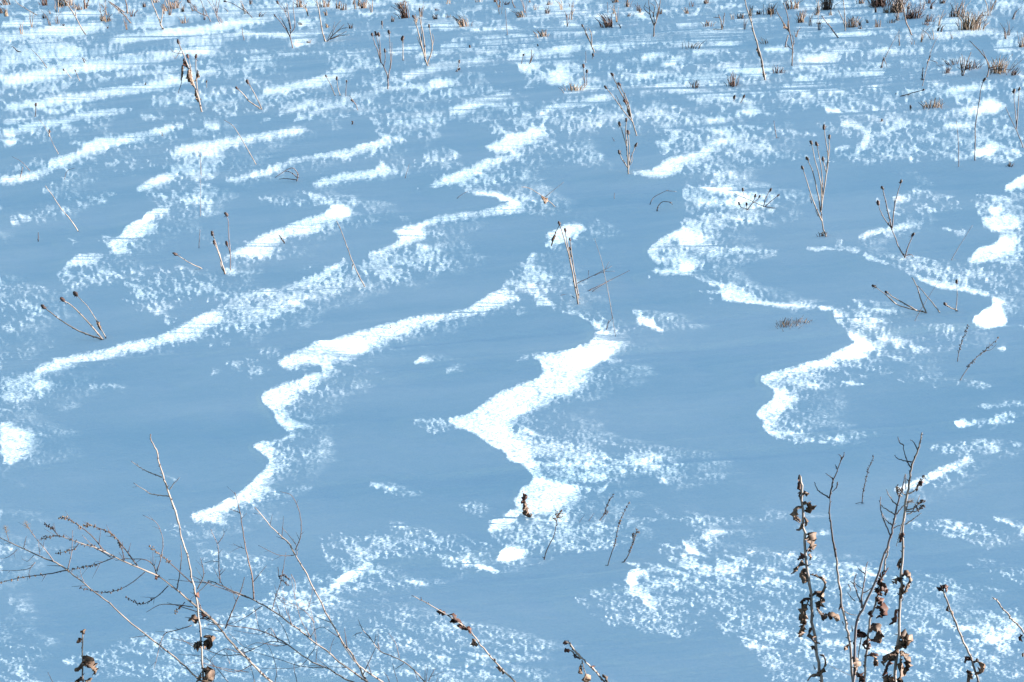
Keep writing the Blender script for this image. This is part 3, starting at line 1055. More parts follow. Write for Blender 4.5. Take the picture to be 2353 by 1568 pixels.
def make_tuft(sh, tok, w, hgt, n, mat, label, name='grass_tuft', cat='grass tuft', lean=0.0, group='dead grass tufts across the field'):
    px, py = conv(sh, tok)
    b = at(px, py)
    mpx = b.y / CP / FPX * UNIT
    W, H = w * mpx, hgt * mpx
    mb = MB()
    for _ in range(int(n * 1.5)):
        x0 = RNG.gauss(0, .28) * W
        y0 = RNG.gauss(0, .28) * W
        h = H * RNG.uniform(.25, 1.15)
        dx = lean * h + RNG.gauss(0, .22) * h + x0 * .5
        dy = RNG.gauss(0, .2) * h
        gz = ground_z(b.x + x0, b.y + y0) - .015
        p0 = Vector((b.x + x0, b.y + y0, gz))
        p2 = p0 + Vector((dx, dy, h + .015))
        p1 = p0.lerp(p2, .5) + Vector((-dx * .25 + RNG.gauss(0, .05) * h, 0, h * .08))
        pts = [p0, p1, p2]
        if RNG.random() < .35:
            pts.append(p2 + Vector((RNG.uniform(-.3, .3) * h, 0, -RNG.uniform(.1, .4) * h)))
        r = RNG.uniform(.8, 1.9) * 1.45 * mpx
        if (p0 - b).length > 2 * r:
            mb.tube([b - Vector((0, 0, .03)), p0], [r, r], 3, 0)     # joined at the root, under the snow
        mb.tube(pts, [r, r * .8, r * .4] + [r * .25] * (len(pts) - 3), 4, 0 if RNG.random() < .7 else 1)
    second = {'brown': 'dry', 'dry': 'brown', 'dark': 'brown', 'rust': 'brown', 'grey': 'dark'}[mat]
    me_o = mb.build(name, [mat, second])
    for v in me_o.data.vertices:
        v.co -= b
    me_o.location = b
    me_o['label'], me_o['category'] = label, cat
    if group:
        me_o['group'] = group
    return me_o


PLANTS = r'''
W dried_weed|weed|thin pale weed leaning left at the far upper left edge of the field|A|g=stalk
s 6 n 255,105 190,70 130,30 100,0
W dried_weed|weed|tall grey weed with dark root end, second from the left along the far edge|A|g=stalk hs=9
s 8 n 585,238 550,180 520,120 490,70 440,0
b 5 n 520,110 510,50 505,0
b 5 n 535,150 480,60 450,30
W broken_stub|stub|short thick dark stub standing upright at the far upper left|A|g=stalk m=brown
s 16 n 582,62 577,25 578,-20
s 9 n 590,58 600,20 608,-10
W dried_weed|weed|wispy brown weed with faint bristly branches above a white drift at upper left|A|g=stalk m=brown
s 5 n 700,135 690,90 680,20
s 5 n 705,130 722,70 722,0
b 4 n 695,100 670,60
b 4 n 700,80 735,50
W dried_weed|weed|dark fallen weed with a long diagonal stalk and bent stubs at upper left|A|g=stalk m=brown
s 8 n 895,160 845,100 800,60 740,10
s 11 n 872,95 866,40 855,-10
b 8 n 850,85 790,40 750,10
b 6 n 905,95 850,85
W dried_weed|weed|forked pale weed with one long arm leaving the top edge, upper left|A|g=stalk hs=8
s 9 n 1115,205 1100,170 1070,90 1040,20 1025,-30
b 7 n 1100,160 1110,100 1108,60
W dried_weed|weed|sprawling weed with two crossing left-leaning arms at the top edge|A|g=stalk m=grey
s 7 n 1440,150 1410,90 1370,0
b 7 k 1420,110 1350,80 1290,10
W dried_weed|weed|bushy grey weed with three upright arms touching the top edge|A|g=stalk m=grey
s 6 n 1505,165 1482,120 1460,60 1410,-10
s 6 n 1485,120 1478,60 1480,-10
b 5 n 1485,100 1465,40 1450,0
b 5 n 1484,90 1495,30 1505,-10
W dried_weed|weed|weed with spiky side arms all bent to the left near the top edge|A|g=stalk m=grey hs=8
s 6 n 1725,125 1680,70 1640,10
s 6 k 1700,95 1600,30 1540,10
b 5 n 1640,120 1630,100
b 5 n 1560,80 1530,55
W dried_weed|weed|fan-shaped weed with five arms and tiny dark heads above the upper left drifts|A|g=stalk m=grey hs=8
s 8 k 2000,330 1985,260 1940,180 1880,110
b 6 k 1985,260 1980,180 1950,90 1900,20
b 6 n 1975,235 1935,150 1910,110
b 6 n 1990,200 1965,60 1960,20
b 6 n 1985,230 2015,180 2005,60 2005,0
W dried_weed|weed|tall straw-pale stalk crossing the top edge beside a bushy tangle|A|g=stalk
s 9 n 2225,285 2200,200 2185,100 2165,0 2160,-30
W brush_weed|weed|low bushy tangle of brown twigs at the foot of a tall pale stalk|A|g=stalk m=brown
s 6 n 2235,285 2290,230 2352,170
b 5 n 2250,270 2300,250 2370,215
b 5 n 2260,255 2330,200 2380,190
b 4 n 2240,270 2270,210 2290,150
b 5 n 2255,270 2330,245 2390,240
b 4 n 2270,240 2290,190 2330,140
W dried_weed|weed|big ragged weed with drooping brown leaves and three seed heads, upper left|A|g=stalk hs=12
s 11 k 1380,765 1345,640 1310,530 1280,440 1220,290
s 8 k 1375,740 1350,620 1340,480 1340,390
b 7 k 1310,520 1300,450 1285,390
d 6 n 1290,470 1245,450 1240,560 1218,640
l 24 b 1330,600 1315,560 1300,520 1290,480
l 20 b 1360,700 1350,660 1335,620
l 18 b 1245,450 1240,500 1235,550
l 16 r 1280,460 1265,430 1255,400
l 14 b 1350,480 1345,520 1330,560
b 4 n 1260,370 1190,360 1165,330
b 4 n 1240,330 1200,400 1180,370
W dried_weed|weed|two-armed v-shaped weed with pale arms beside the smooth basin, upper left|A|g=stalk hs=11
s 8 k 1790,750 1740,640 1695,565
s 9 k 1780,745 1700,690 1660,640 1620,605
W sapling_twig|twig|short thin brown twig beside the second white drift at upper left|A|g=thin m=brown
s 5 n 1670,275 1658,230 1655,190
W dried_weed|weed|small pair of leaning stalks with dark tips left of the top centre|A|g=stalk hs=9
s 6 k 2290,655 2260,580 2230,525
s 6 k 2325,655 2310,600 2303,540
W thin_stem|stem|thin straw lying tilted on the blue snow at upper left|A|g=thin
s 6 n 320,465 270,395 215,340
W thin_stem|stem|short stalk with a dark tip on the long white drift at far left|A|g=thin hs=7
s 5 k 485,535 465,510 437,480
W thin_stem|stem|stubby stalk pair partner with dark root just right of the long left drift|A|g=thin hs=6
s 6 k 545,555 530,520 515,485
W thin_stem|stem|single upright dark spike close to the left edge in the upper field|A|g=thin hs=9 m=grey
s 7 k 240,800 245,750 245,720
W thin_stem|stem|long hair-thin pale stalk with a dark midsection at the left|A|g=thin hs=8
s 4 n 400,1055 365,990 340,930 300,860 265,815
b 9 k 335,935 338,900
W thin_stem|stem|tiny dark peg on the sunlit ridge at left|A|g=thin m=dark
s 8 n 1110,930 1105,905
W thin_stem|stem|long thin stalk slanting across the broad sunlit drift at upper left|A|g=thin
s 6 n 1750,1125 1680,1000 1600,870 1530,820
W bent_twigs|twig|folded cluster of dark twigs lying bent over on the blue snow|A|g=stalk m=grey
s 8 n 2030,1240 2035,1190 1990,1150 1880,1215
b 6 n 2025,1230 1960,1222 1905,1225
b 6 n 2030,1215 1990,1180 1940,1170
W bent_twigs|twig|small broken twig with a bent pale top near the left edge|A|g=stalk m=grey
s 8 n 140,1215 148,1180 155,1145
b 4 n 205,1170 150,1110 80,1070
W thin_stem|stem|thin upright grey stem with a hooked tip rising from the sunlit patch|A|g=thin m=grey
s 5 n 1375,1200 1372,1130 1370,1080 1355,1035
W thin_stem|stem|very thin vertical stem below the broad sunlit patch|A|g=thin m=grey
s 4 n 1370,1480 1372,1350 1370,1215
W thin_stem|stem|long pale stalk slanting to the upper left in the left middle field|A|g=thin
s 7 n 535,1585 480,1500 420,1430 360,1340 310,1270
W thin_stem|stem|faint thin stem arched over a blue hollow at left|A|g=thin m=grey
s 4 n 440,1230 460,1170 510,1150
W dark_twig|twig|crooked dark twig on a tiny snow hump near the upper left|A|g=spike m=dark
s 9 n 578,430 570,410 565,395
s 6 n 590,420 575,400
W dark_twig|twig|small s-shaped dark twig at the left edge of the far field|A|g=spike m=dark
s 7 n 145,357 115,350 95,325 80,320
W dark_twig|twig|little upright dark bud poking from a lit ledge at upper left|A|g=spike m=dark
s 8 n 995,582 995,566
W dark_twig|twig|small dark bud on a stalk right of the ragged upper left weed|A|g=spike hs=8
s 5 k 1412,600 1412,560
W dried_weed|weed|tall weed with bunched reddish heads and a narrow foot, upper centre left|B|g=stalk hs=11 m=grey
s 10 n 330,610 325,520 300,460 280,420
b 7 k 280,430 255,340 235,290 220,240
b 6 k 280,425 265,320 245,235
b 6 k 278,415 275,320 265,240
b 7 k 330,540 345,440 345,360 335,225
b 5 n 345,470 355,380 355,290
b 6 k 300,460 310,400 308,350
W dried_weed|weed|tall candelabra weed with many straight arms, just left of top centre|B|g=stalk hs=10
s 11 k 600,450 570,360 535,220 505,120
b 9 k 585,400 570,250 550,140 545,70
b 8 k 600,440 630,330 622,250 610,180
b 6 n 560,330 555,200 560,110
b 5 n 628,340 640,270 632,230
b 6 n 575,350 545,300 530,250
W thin_stem|stem|single upright stalk with a brown head between two tall weeds|B|g=thin hs=14
s 7 k 430,415 432,330 428,268
W thin_stem|stem|small dark head on a short stalk above the tall weed with reddish heads|B|g=thin hs=9
s 5 k 288,200 287,160
W dried_weed|weed|slender weed with a feathered upper half on white patches, right of top centre|B|g=stalk hs=9
s 9 k 1740,360 1715,300 1690,240 1660,180
b 7 n 1720,310 1720,240 1700,190
b 6 n 1700,270 1680,230 1685,190
W dried_weed|weed|twiggy brown weed with a dense round crown at the top edge|B|g=stalk m=brown hs=9
s 9 n 2145,250 2150,180 2180,80 2190,0
b 7 n 2150,180 2120,100 2110,0
b 6 n 2160,150 2175,60 2150,-10
b 6 n 2160,160 2165,110 2185,40
b 5 n 2150,170 2140,90 2080,40
b 5 n 2120,100 2080,60 2090,20
b 5 n 2140,120 2150,50 2120,20
W thin_stem|stem|hair-thin upright stem left of a lit ledge near the top centre|B|g=thin m=grey
s 5 n 1145,240 1137,150 1130,60
W dried_weed|weed|small forked brown weed standing on a bright mound near top centre|B|g=stalk m=brown
s 7 n 1295,440 1308,390 1310,340
b 6 n 1300,430 1325,370
W thin_stem|stem|short stalk with dark knob left of the small forked weed|B|g=thin hs=8 m=grey
s 5 k 1240,440 1248,400 1255,378
W dried_weed|weed|little dark weed with a hanging head in the blue snow, top centre left|B|g=stalk hs=8 m=grey
s 6 k 800,492 808,460 815,425
s 6 k 790,490 812,475
W dried_weed|weed|two-headed stalk rising from a straw nest on a snow pillow|B|g=stalk hs=12 m=grey
s 7 k 1675,600 1670,520 1665,455
s 6 k 1685,585 1688,530 1688,492
b 5 n 1675,560 1655,520
W thin_stem|stem|thin twig right above the straw nest on its pillow|B|g=thin m=grey
s 5 n 1680,430 1682,390 1680,350
W thin_stem|stem|tiny knob on a short stalk below the slender feathered weed|B|g=thin hs=8
s 4 k 1728,405 1730,380
W dried_weed|weed|tall leaning weed with a chain of dark buds, upper of the pair right of centre|B|g=stalk hs=11
s 9 k 2028,930 2000,830 1950,690 1900,600 1862,515
b 7 k 2005,840 1940,760 1850,640 1818,600
b 9 k 1990,790 1965,690 1935,630 1910,580
d 5 n 1930,745 1900,680 1885,650
d 5 n 1965,700 1920,640 1890,560
l 12 r 1960,720 1950,690 1940,660
l 12 b 1985,800 1975,770 1965,740
W dried_weed|weed|upright weed with six dark-tipped arms, lower one of the pair right of centre|B|g=stalk hs=12
s 10 k 1973,1190 1965,1050 1955,900 1957,825
s 8 k 1970,1170 1990,1080 2022,995
b 8 k 1970,1150 1930,1090 1910,1045
b 7 k 1960,1000 1930,900 1912,852
b 8 k 1975,1120 1978,1000 1970,910
b 4 n 1985,1130 2000,1090 1995,1040
W fallen_stick|twig|thin pale stick lying across the snow with a dark curled leaf, centre|B|g=stalk hs=9
s 6 n 1470,1415 1390,1345 1290,1285 1240,1280
l 18 b 1375,1345 1395,1370 1405,1395
b 4 n 1400,1350 1450,1310 1530,1245
W arched_twig|twig|thin arched twig above a curly dark one, right of centre|B|g=stalk m=grey
s 6 n 2120,1400 2135,1365 2160,1340 2240,1300
b 4 n 2235,1305 2300,1310
W arched_twig|twig|curly dark twig hooked over at its top, right of centre|B|g=stalk m=dark
s 7 n 2165,1445 2180,1405 2210,1380 2270,1385
b 5 n 2255,1385 2275,1400
W thin_stem|stem|thin leaning dark stem alone in the blue hollow left of centre|B|g=thin m=grey
s 4 n 445,1220 460,1170 475,1120
W thin_stem|stem|short thin stem alone in the smooth blue snow right of centre|B|g=thin m=grey
s 5 n 1875,1360 1877,1320
W thin_stem|stem|short leaning stem beside the tiny crest left of centre|B|g=thin m=grey
s 4 n 800,1358 835,1330 870,1310
W thin_stem|stem|stalk bent to the left with a dark end above the y-shaped drift|B|g=thin m=grey hs=8
s 6 k 120,755 110,720 85,690
b 4 n 110,715 60,650
W thin_stem|stem|short stalk with small head at the rim of a long drift, upper left of centre|B|g=thin hs=8 m=grey
s 5 k 40,660 42,600 45,560
W dark_twig|twig|small dark peg above the hook-shaped lit tip left of centre|B|g=spike m=dark
s 12 n 86,850 84,830
W dark_twig|twig|short slanted dark twig left of the six-armed weed|B|g=spike m=dark
s 5 n 1875,967 1860,940
W dark_twig|twig|small dark twisted bud on a lit step in the top centre|B|g=spike m=dark
s 12 n 890,328 885,308
W dark_twig|twig|dark knob on the snow step just left of the forked brown weed|B|g=spike m=dark
s 11 n 1352,318 1352,305
W dried_weed|weed|pair of short bare arms at the top edge, near the middle|B|g=stalk m=brown
s 8 n 1085,52 1070,20 1060,-20
s 8 n 1090,50 1095,20 1085,-20
W dried_weed|weed|single leaning brown arm at the top edge, right of the short pair|B|g=stalk m=brown
s 8 n 1195,55 1182,25 1172,-10
W thin_stem|stem|thin dark stem at the top edge between the brown clumps|B|g=thin m=grey
s 5 n 1590,102 1588,60 1592,20
W thin_stem|stem|thin dark stem under the top edge left of the round-crowned weed|B|g=thin m=grey
s 5 n 1832,88 1830,50 1828,15
W dried_weed|weed|very tall leaning stalk with a leafy dark foot, upper right|C|g=stalk
s 12 n 580,548 560,420 530,310 500,200 465,80 440,-10
l 12 b 565,470 560,440 550,410
l 10 b 545,390 535,350 530,320
l 9 b 575,530 570,500 566,470
b 4 n 490,170 485,90 480,60
W dried_weed|weed|tall forked weed with two braided brown arms, right of the very tall stalk|C|g=stalk m=brown
s 8 n 765,450 770,340 750,220 735,100 705,20
b 8 n 750,220 720,180 690,130 650,60
b 6 n 768,330 780,280 765,240
l 12 b 745,210 725,180 705,150
b 5 n 770,340 745,320 730,300
W dried_weed|weed|short dark stub cluster at the left foot of the tall forked weed|C|g=stalk m=grey
s 10 n 718,325 728,280 738,240
W dried_weed|weed|small dark weed with upright prongs on blue snow, upper right|C|g=stalk m=brown
s 9 n 288,205 280,150 265,100
s 8 n 290,200 298,140 306,88
s 6 n 282,205 240,200 215,210
b 5 n 275,120 230,120
b 6 n 200,175 185,150 180,140
W dried_weed|weed|dark bent stalk crossing a white ledge, upper right|C|g=stalk m=grey
s 9 n 1080,260 1040,200 1000,150 970,110
W dried_weed|weed|pale slender stalk with a faint twin beside brown stubble, upper right|C|g=stalk
s 7 n 1130,212 1128,120 1122,50 1115,-20
s 7 n 1130,205 1115,140 1080,70
W dried_weed|weed|tall brown stalk below the big brown clump on the top edge|C|g=stalk m=brown
s 9 n 1585,240 1550,160 1530,60 1500,-10
b 6 n 1550,160 1535,110 1535,60
W thin_stem|stem|long hair-thin stem rising from a dark stub, upper right|C|g=thin m=grey
s 10 n 1375,465 1385,430 1392,390
b 4 n 1390,420 1440,320 1500,210
b 5 n 1395,400 1415,460
W thin_stem|stem|long thin diagonal stem with a dark plume tip, upper right|C|g=thin m=grey
s 5 n 1657,590 1690,450 1720,340 1770,240
b 9 n 1785,220 1800,180
l 9 b 1690,440 1705,410 1715,380
W dried_weed|weed|short dark spike with spread feet beside the thin diagonal stem|C|g=stalk m=dark
s 9 n 1655,550 1658,510 1662,462
s 5 n 1670,545 1640,540
W shrub_weed|weed|many-branched brown shrub, left one of two near the right edge|C|g=stalk m=brown
s 9 n 1930,520 1922,460 1915,390
s 7 n 1935,520 1960,440 1990,355
b 6 n 1940,500 1965,430 1975,390
b 6 n 1930,500 1945,430 1945,390
b 6 n 1925,470 1935,420 1925,370
b 5 n 1950,480 1990,460 2020,465
b 5 n 1955,470 1985,430 2000,420
W shrub_weed|weed|straggling brown shrub with one long arm reaching up left, near the right edge|C|g=stalk m=brown
s 8 n 2100,530 2112,440 2050,350 1980,280
b 6 n 2112,470 2095,410 2065,340
b 6 n 2120,470 2150,440 2160,410
b 6 n 2130,465 2180,450 2200,410
b 6 n 2120,480 2200,470 2260,480 2290,440
b 4 n 2260,480 2350,400
W tall_thin_stem|stem|tallest thin knotted stem near the right edge, dark from foot to tip|C|g=thin m=dark hs=10
s 7 k 2015,1098 2018,950 2020,850 2045,700 2060,600 2080,550
W thin_stem|stem|hair-thin stem left of the tall knotted one by the right edge|C|g=thin m=grey
s 5 n 1905,1140 1905,1020 1900,920 1890,830
W dried_weed|weed|upright pair of stalks with dark heads at the right edge|C|g=stalk hs=11 m=grey
s 8 k 2300,885 2310,760 2320,612
b 6 k 2300,850 2290,740 2283,628
W thin_stem|stem|thin leaning stem cut off by the right edge|C|g=thin m=grey
s 6 n 2345,1010 2320,940 2290,870 2250,790 2225,730
W thin_stem|stem|short slender grey stem alone on the blue patch, upper right middle|C|g=thin m=grey
s 6 n 660,945 650,880 642,825
b 4 n 662,943 690,945
W dark_twig|twig|left one of two dark buds over the small hooked drift, upper right|C|g=spike hs=10
s 5 k 368,695 371,668
W dark_twig|twig|right one of two dark buds over the small hooked drift, upper right|C|g=spike hs=9
s 6 k 415,705 428,680 437,662
W fallen_twig|twig|dark twig lying almost flat with knobbed end near the right edge|C|g=stalk hs=8 m=dark
s 7 k 1510,660 1560,645 1610,630 1660,616
b 5 n 1480,640 1470,645
b 5 n 1570,645 1555,655
W dark_twig|twig|small dark knob on a stalk left of the low brown tuft, right side|C|g=spike hs=10
s 5 k 1575,755 1576,735
W dark_twig|twig|lone dark pip on blue snow, right side of the upper field|C|g=spike m=dark
s 13 n 1382,830 1382,816
W dried_weed|weed|large many-armed weed with knobbed tips standing tall in the right middle|C|g=stalk hs=13
s 11 n 1000,1615 980,1570 970,1490 965,1430
b 9 k 970,1510 920,1400 880,1280 838,1150
b 9 k 962,1450 945,1340 910,1180 872,1090
b 8 k 970,1420 962,1250 925,1100 898,980
b 8 k 975,1350 970,1180 935,990
b 9 k 965,1440 985,1300 1012,1100 1000,980 985,875
b 8 k 1005,1140 1020,1040 1020,940
b 6 k 1000,1180 985,1120 978,1090
b 5 n 900,1390 885,1330
b 5 n 945,1480 925,1440
s 8 n 965,1600 985,1590 1005,1615
W dried_weed|weed|crooked three-armed weed with a bent leg at its foot, right middle|C|g=stalk hs=13 m=grey
s 10 n 1540,1765 1500,1700 1470,1620 1445,1560
b 7 k 1445,1560 1400,1500 1370,1440 1356,1392
b 9 k 1450,1570 1425,1460 1400,1350 1385,1290
b 8 k 1450,1560 1465,1420 1490,1320 1510,1245
b 8 k 1540,1755 1558,1690 1575,1650 1592,1610
b 6 n 1540,1750 1580,1742 1605,1770
b 5 n 1470,1410 1465,1360
b 6 n 1420,1540 1445,1500
W dried_weed|weed|low sprawling spray of knobbed twigs, left of the large many-armed weed|C|g=stalk hs=9 m=grey
s 7 k 460,1437 485,1405 505,1370 515,1342
s 6 k 455,1430 420,1420 405,1395
b 5 k 458,1430 455,1400
s 6 n 675,1430 570,1410 480,1370 370,1325
b 6 k 570,1415 590,1350 618,1302
b 6 k 580,1415 630,1370 670,1338
b 5 k 500,1390 530,1365 543,1347
b 4 k 440,1355 430,1300
W dried_weed|weed|three long pale stalks with ragged heads fanning left, at the left edge|D|g=stalk hs=15
s 12 k 700,785 540,725 400,640 300,562
s 12 k 705,785 590,650 500,560 432,512
s 8 k 725,775 695,720 665,660 600,560 520,475
l 12 b 660,650 680,690 690,720
W dried_weed|weed|stout stalk with two dark heads standing on a lit snow pad, left|D|g=stalk hs=13
s 12 k 1540,335 1520,270 1500,200 1452,62
b 8 k 1515,250 1490,180 1466,122
s 9 n 1538,330 1515,290 1505,250
W dried_weed|weed|taller thin stalk with a dark top beside the stout two-headed one|D|g=stalk hs=14 m=grey
s 7 k 1575,310 1575,200 1563,60 1562,-20 1547,-70
b 7 k 1575,200 1565,160 1552,130
W dried_weed|weed|single stalk lying over to the left with a dark tip, left middle|D|g=stalk hs=12
s 8 k 1380,298 1300,260 1200,200
b 5 n 1380,298 1330,305
W thin_stem|stem|short thick dark stub on the crest of the lit drift, left middle|D|g=thin m=dark
s 10 n 1945,125 1925,95 1905,65
W thin_stem|stem|small vertical dark stem alone near the left edge|D|g=thin m=dark
s 7 n 262,112 262,50
W thin_stem|stem|hair-thin vertical stem left of the stout two-headed stalk|D|g=thin m=grey
s 5 n 1360,158 1364,90 1368,30
W thin_stem|stem|tall pale stalk with a notch, slanting left over the central ridge|E|g=thin
s 8 n 170,422 130,350 90,260 45,140 0,20 -25,-30
b 6 n 88,265 82,310
W dried_weed|weed|bundle of three stout stalks with knobs beside a tangle of twigs, centre|E|g=stalk hs=11
s 12 k 1630,540 1590,330 1550,150 1500,-10
s 10 k 1625,520 1590,320 1560,150 1540,38
s 10 k 1632,500 1600,300 1585,200 1572,100
b 7 k 1580,220 1572,165
b 5 n 1605,500 1580,480
l 14 b 1445,145 1465,90 1480,40
b 4 n 1480,40 1510,-20
W fallen_twigs|twig|loose tangle of thin fallen twigs right of the three stout stalks|E|g=stalk m=grey
s 6 n 1620,400 1680,370 1740,340 1860,280
s 6 n 1700,450 1780,410 1840,380 1980,310
s 5 n 1725,455 1850,375
b 4 n 1740,345 1800,320 1880,315
b 4 n 1800,330 1840,250
b 4 n 1700,310 1700,360
s 4 n 1510,480 1590,470
W thin_stem|stem|long hair-thin stalk standing between the centre tangle and the lit crest|E|g=thin
s 5 n 1862,640 1845,520 1820,390 1790,250 1740,90
W thin_stem|stem|short dark stem on the lip of the main lit crest|E|g=thin m=grey
s 7 n 1822,715 1830,680 1838,650
b 4 n 1835,670 1860,640
W thin_stem|stem|faint thin stem just right of the lip of the main lit crest|E|g=thin m=grey
s 4 n 1885,762 1870,680 1860,600
W dark_twig|twig|tiny peg standing on the long lit ridge left of centre|E|g=spike m=brown
s 8 n 345,705 342,682
W fallen_sticks|twig|sprawling group of knobbed pale sticks meeting at one foot, far right middle|F|g=stalk hs=12
s 10 n 1685,602 1600,580 1480,540 1400,470
b 6 k 1480,540 1400,470 1330,420
b 10 k 1620,585 1560,550 1470,500 1415,462
s 10 n 1682,600 1650,520 1620,420 1585,358
W fallen_stick|twig|lone pale stick with dark ends leaning on the sprawling group, far right middle|F|g=stalk
s 9 n 1775,598 1700,500 1625,415
W withered_blade|grass stem|hair-thin grass blade arching up right through the sprawling sticks|F|g=thin m=grey
s 4 n 1605,655 1670,540 1700,490 1785,360
W dried_weed|weed|small v of two knobbed sticks right of the sprawling group|F|g=stalk hs=12
s 6 k 1885,590 1895,480 1892,390
s 10 k 1890,580 1850,565 1815,542
W seed_spike|weed|thin dark seed spike leaning right, lower one by the right edge|F|g=spike m=dark
s 5 c 1897,932 1905,880 1920,820 1945,750 1970,690
W seed_spike|weed|long slanted seed stem with fine side twigs near the right edge|F|g=spike m=grey
s 6 c 1915,1060 1960,990 2000,930 2080,860 2175,775
b 4 n 2050,880 2090,860 2100,820
b 4 n 2080,860 2130,850 2165,815
b 3 n 2110,830 2120,800
W seed_spike|weed|grey stem with a hair-fine top rising behind the knobbed sticks, right|F|g=thin m=grey
s 4 n 1855,240 1900,160 1950,80 2000,0
W twisted_weed|weed|dark twisted leafy sprig standing on the bright lower crest|H|g=spike m=brown
s 9 n 1300,440 1285,400 1270,360 1262,320 1258,290 1245,255
l 26 b 1300,445 1280,410 1272,370 1265,340
l 24 r 1268,330 1250,325 1275,300 1255,275
l 14 b 1300,440 1310,425 1300,415
b 4 n 1268,345 1290,355 1305,365
W umbel_weed|weed|single stem with a round seed cluster on the lower crest|H|g=spike hs=36 m=dark
s 8 u 1395,730 1420,650 1465,560 1482,460 1490,420
b 6 n 1395,720 1380,710
b 6 c 1485,470 1455,445
b 5 n 1480,500 1490,480
W seed_spike|weed|short bristly seed spike right of the round seed cluster|H|g=spike m=grey
s 7 c 1778,462 1800,430 1820,380 1840,330 1867,288
b 4 c 1800,430 1835,400
b 4 n 1690,480 1740,410
W seed_spike|weed|long knotty seed spike, taller of the pair on the shadow edge|H|g=spike m=dark
s 7 c 1832,770 1855,690 1880,620 1900,520 1925,440 1975,340
b 4 n 1815,768 1835,770
b 4 c 1920,470 1905,480
W seed_spike|weed|shorter branching seed spike, right of the pair on the shadow edge|H|g=spike m=dark
s 8 c 1940,748 1965,710 1990,650 2010,600 2030,520
b 7 n 1940,745 1925,748
b 4 c 2005,610 2000,575 2010,550
b 3 c 2020,550 2045,540
W thin_stem|stem|faint short blade left of the bristly seed spike|H|g=thin m=grey
s 3 n 1638,476 1660,440 1675,420
W seed_spike|weed|small seed spike with a shaded foot behind the tall right-hand weeds|I|g=spike m=dark
s 7 c 1245,347 1250,280 1265,210 1290,110 1325,25
s 4 n 1225,340 1260,345
W leafy_weed|weed|tall stem hung with curled grey-brown leaves, leftmost of the right-hand clump|I|g=fore Y=1.36 bx=1010
s 30 n 975,1568 940,1380 905,1150 890,950 870,750 850,550 835,400 835,250 822,160
l 22 r 835,290 828,240 822,190 818,150
l 18 b 835,330 822,300 818,270 806,280
l 20 b 840,300 850,270 870,285 885,278
l 40 b 835,360 800,370 775,400 785,440 820,470
l 34 b 838,360 860,350 880,360 885,380 850,395
l 24 b 845,470 830,490 815,520 800,525
l 22 b 850,440 858,480 855,500
l 46 b 862,565 890,560 900,610 895,660 880,655
l 22 r 870,720 845,705 820,715 805,730
l 20 b 875,700 890,710 885,735
l 30 b 865,770 820,755 800,790 770,825
l 34 b 870,800 825,810 850,860 855,890
l 22 b 890,830 930,845 975,870 988,910 960,960 930,970
l 40 r 900,1000 870,990 840,1000 835,1030
l 44 b 905,980 940,960 965,990 950,1040 935,1060
l 48 b 880,1010 850,1060 835,1120 850,1160 815,1190
l 46 b 830,1180 820,1220 820,1255
l 34 b 935,1070 960,1100 975,1130 1000,1100
l 40 b 1010,1110 1050,1115 1090,1140
b 8 n 935,1060 980,1110 1010,1110
l 32 b 905,1190 880,1220 895,1270 925,1300 960,1300
l 26 b 910,1320 900,1340
l 24 b 955,1380 985,1400 990,1450 960,1500 900,1520 870,1560
b 9 n 925,1480 915,1450
W bare_weed|weed|smooth forked stem with a bare antler-like top, second in the right-hand clump|I|g=fore Y=1.40 bx=1240 m=straw
s 26 n 1180,1568 1165,1330 1140,1200 1110,1050 1085,880 1065,700
d 15 n 1066,710 1045,600 1035,500 1022,400 1025,310
d 10 n 1025,310 1000,295 960,270 935,240 918,200
d 11 n 1022,310 1035,240 1050,180 1080,110 1100,50
d 8 n 1098,60 1105,30 1085,10
d 8 n 1100,50 1120,20 1122,-5
d 8 n 1052,185 1030,165 998,140
d 8 n 1078,200 1070,240 1040,265
d 7 n 1070,110 1062,80
b 8 n 1120,1060 1095,1060 1085,1080
l 18 r 1110,1060 1095,1045 1085,1075
b 7 n 1125,1085 1170,1105 1210,1110
l 26 b 1170,1310 1140,1315 1125,1350
d 8 n 1110,1155 1118,1180
W branching_weed|weed|forked stem with a wide spread of fine bare twigs, middle of the right-hand clump|I|g=fore Y=1.36 bx=1270 m=grey
s 26 n 1188,1568 1195,1350 1210,1150 1260,1050 1330,900 1390,720 1440,580 1470,440
b 12 n 1470,440 1500,300 1525,230 1540,150
b 10 n 1445,580 1410,500 1380,420 1368,360 1372,300
b 9 n 1455,500 1410,460 1372,400
b 9 n 1475,430 1420,390 1385,370 1360,325
b 9 n 1485,360 1440,310 1410,250
b 8 n 1500,310 1480,260 1485,220
b 9 n 1480,420 1520,370 1560,330
b 8 n 1450,520 1490,500 1510,495
b 12 n 1255,1060 1225,1000 1200,930 1190,880 1208,825
b 8 n 1200,900 1160,880
b 12 n 1240,1060 1245,960 1262,870 1270,800 1285,745
b 8 n 1268,830 1230,800 1212,778
b 9 n 1245,960 1290,940 1340,900
b 8 n 1195,1010 1170,990 1145,950
b 7 n 1250,930 1210,905 1190,880
b 9 n 1180,1220 1175,1180
l 34 b 1180,1400 1200,1420 1205,1470 1190,1520
b 8 n 1150,900 1165,930 1160,950
W leafy_weed|weed|rust-brown stem crowded with dark curled leaves, fourth in the right-hand clump|I|g=fore Y=1.40 bx=1340 m=straw
s 22 n 1262,1568 1275,1350 1300,1150 1345,1000 1385,850 1400,760 1430,640
l 20 r 1385,850 1400,830 1425,785
l 22 r 1390,870 1375,850 1372,820
l 36 r 1395,940 1380,900 1375,860
l 40 r 1385,960 1360,950 1345,930 1335,950
l 26 r 1395,920 1405,950 1400,975
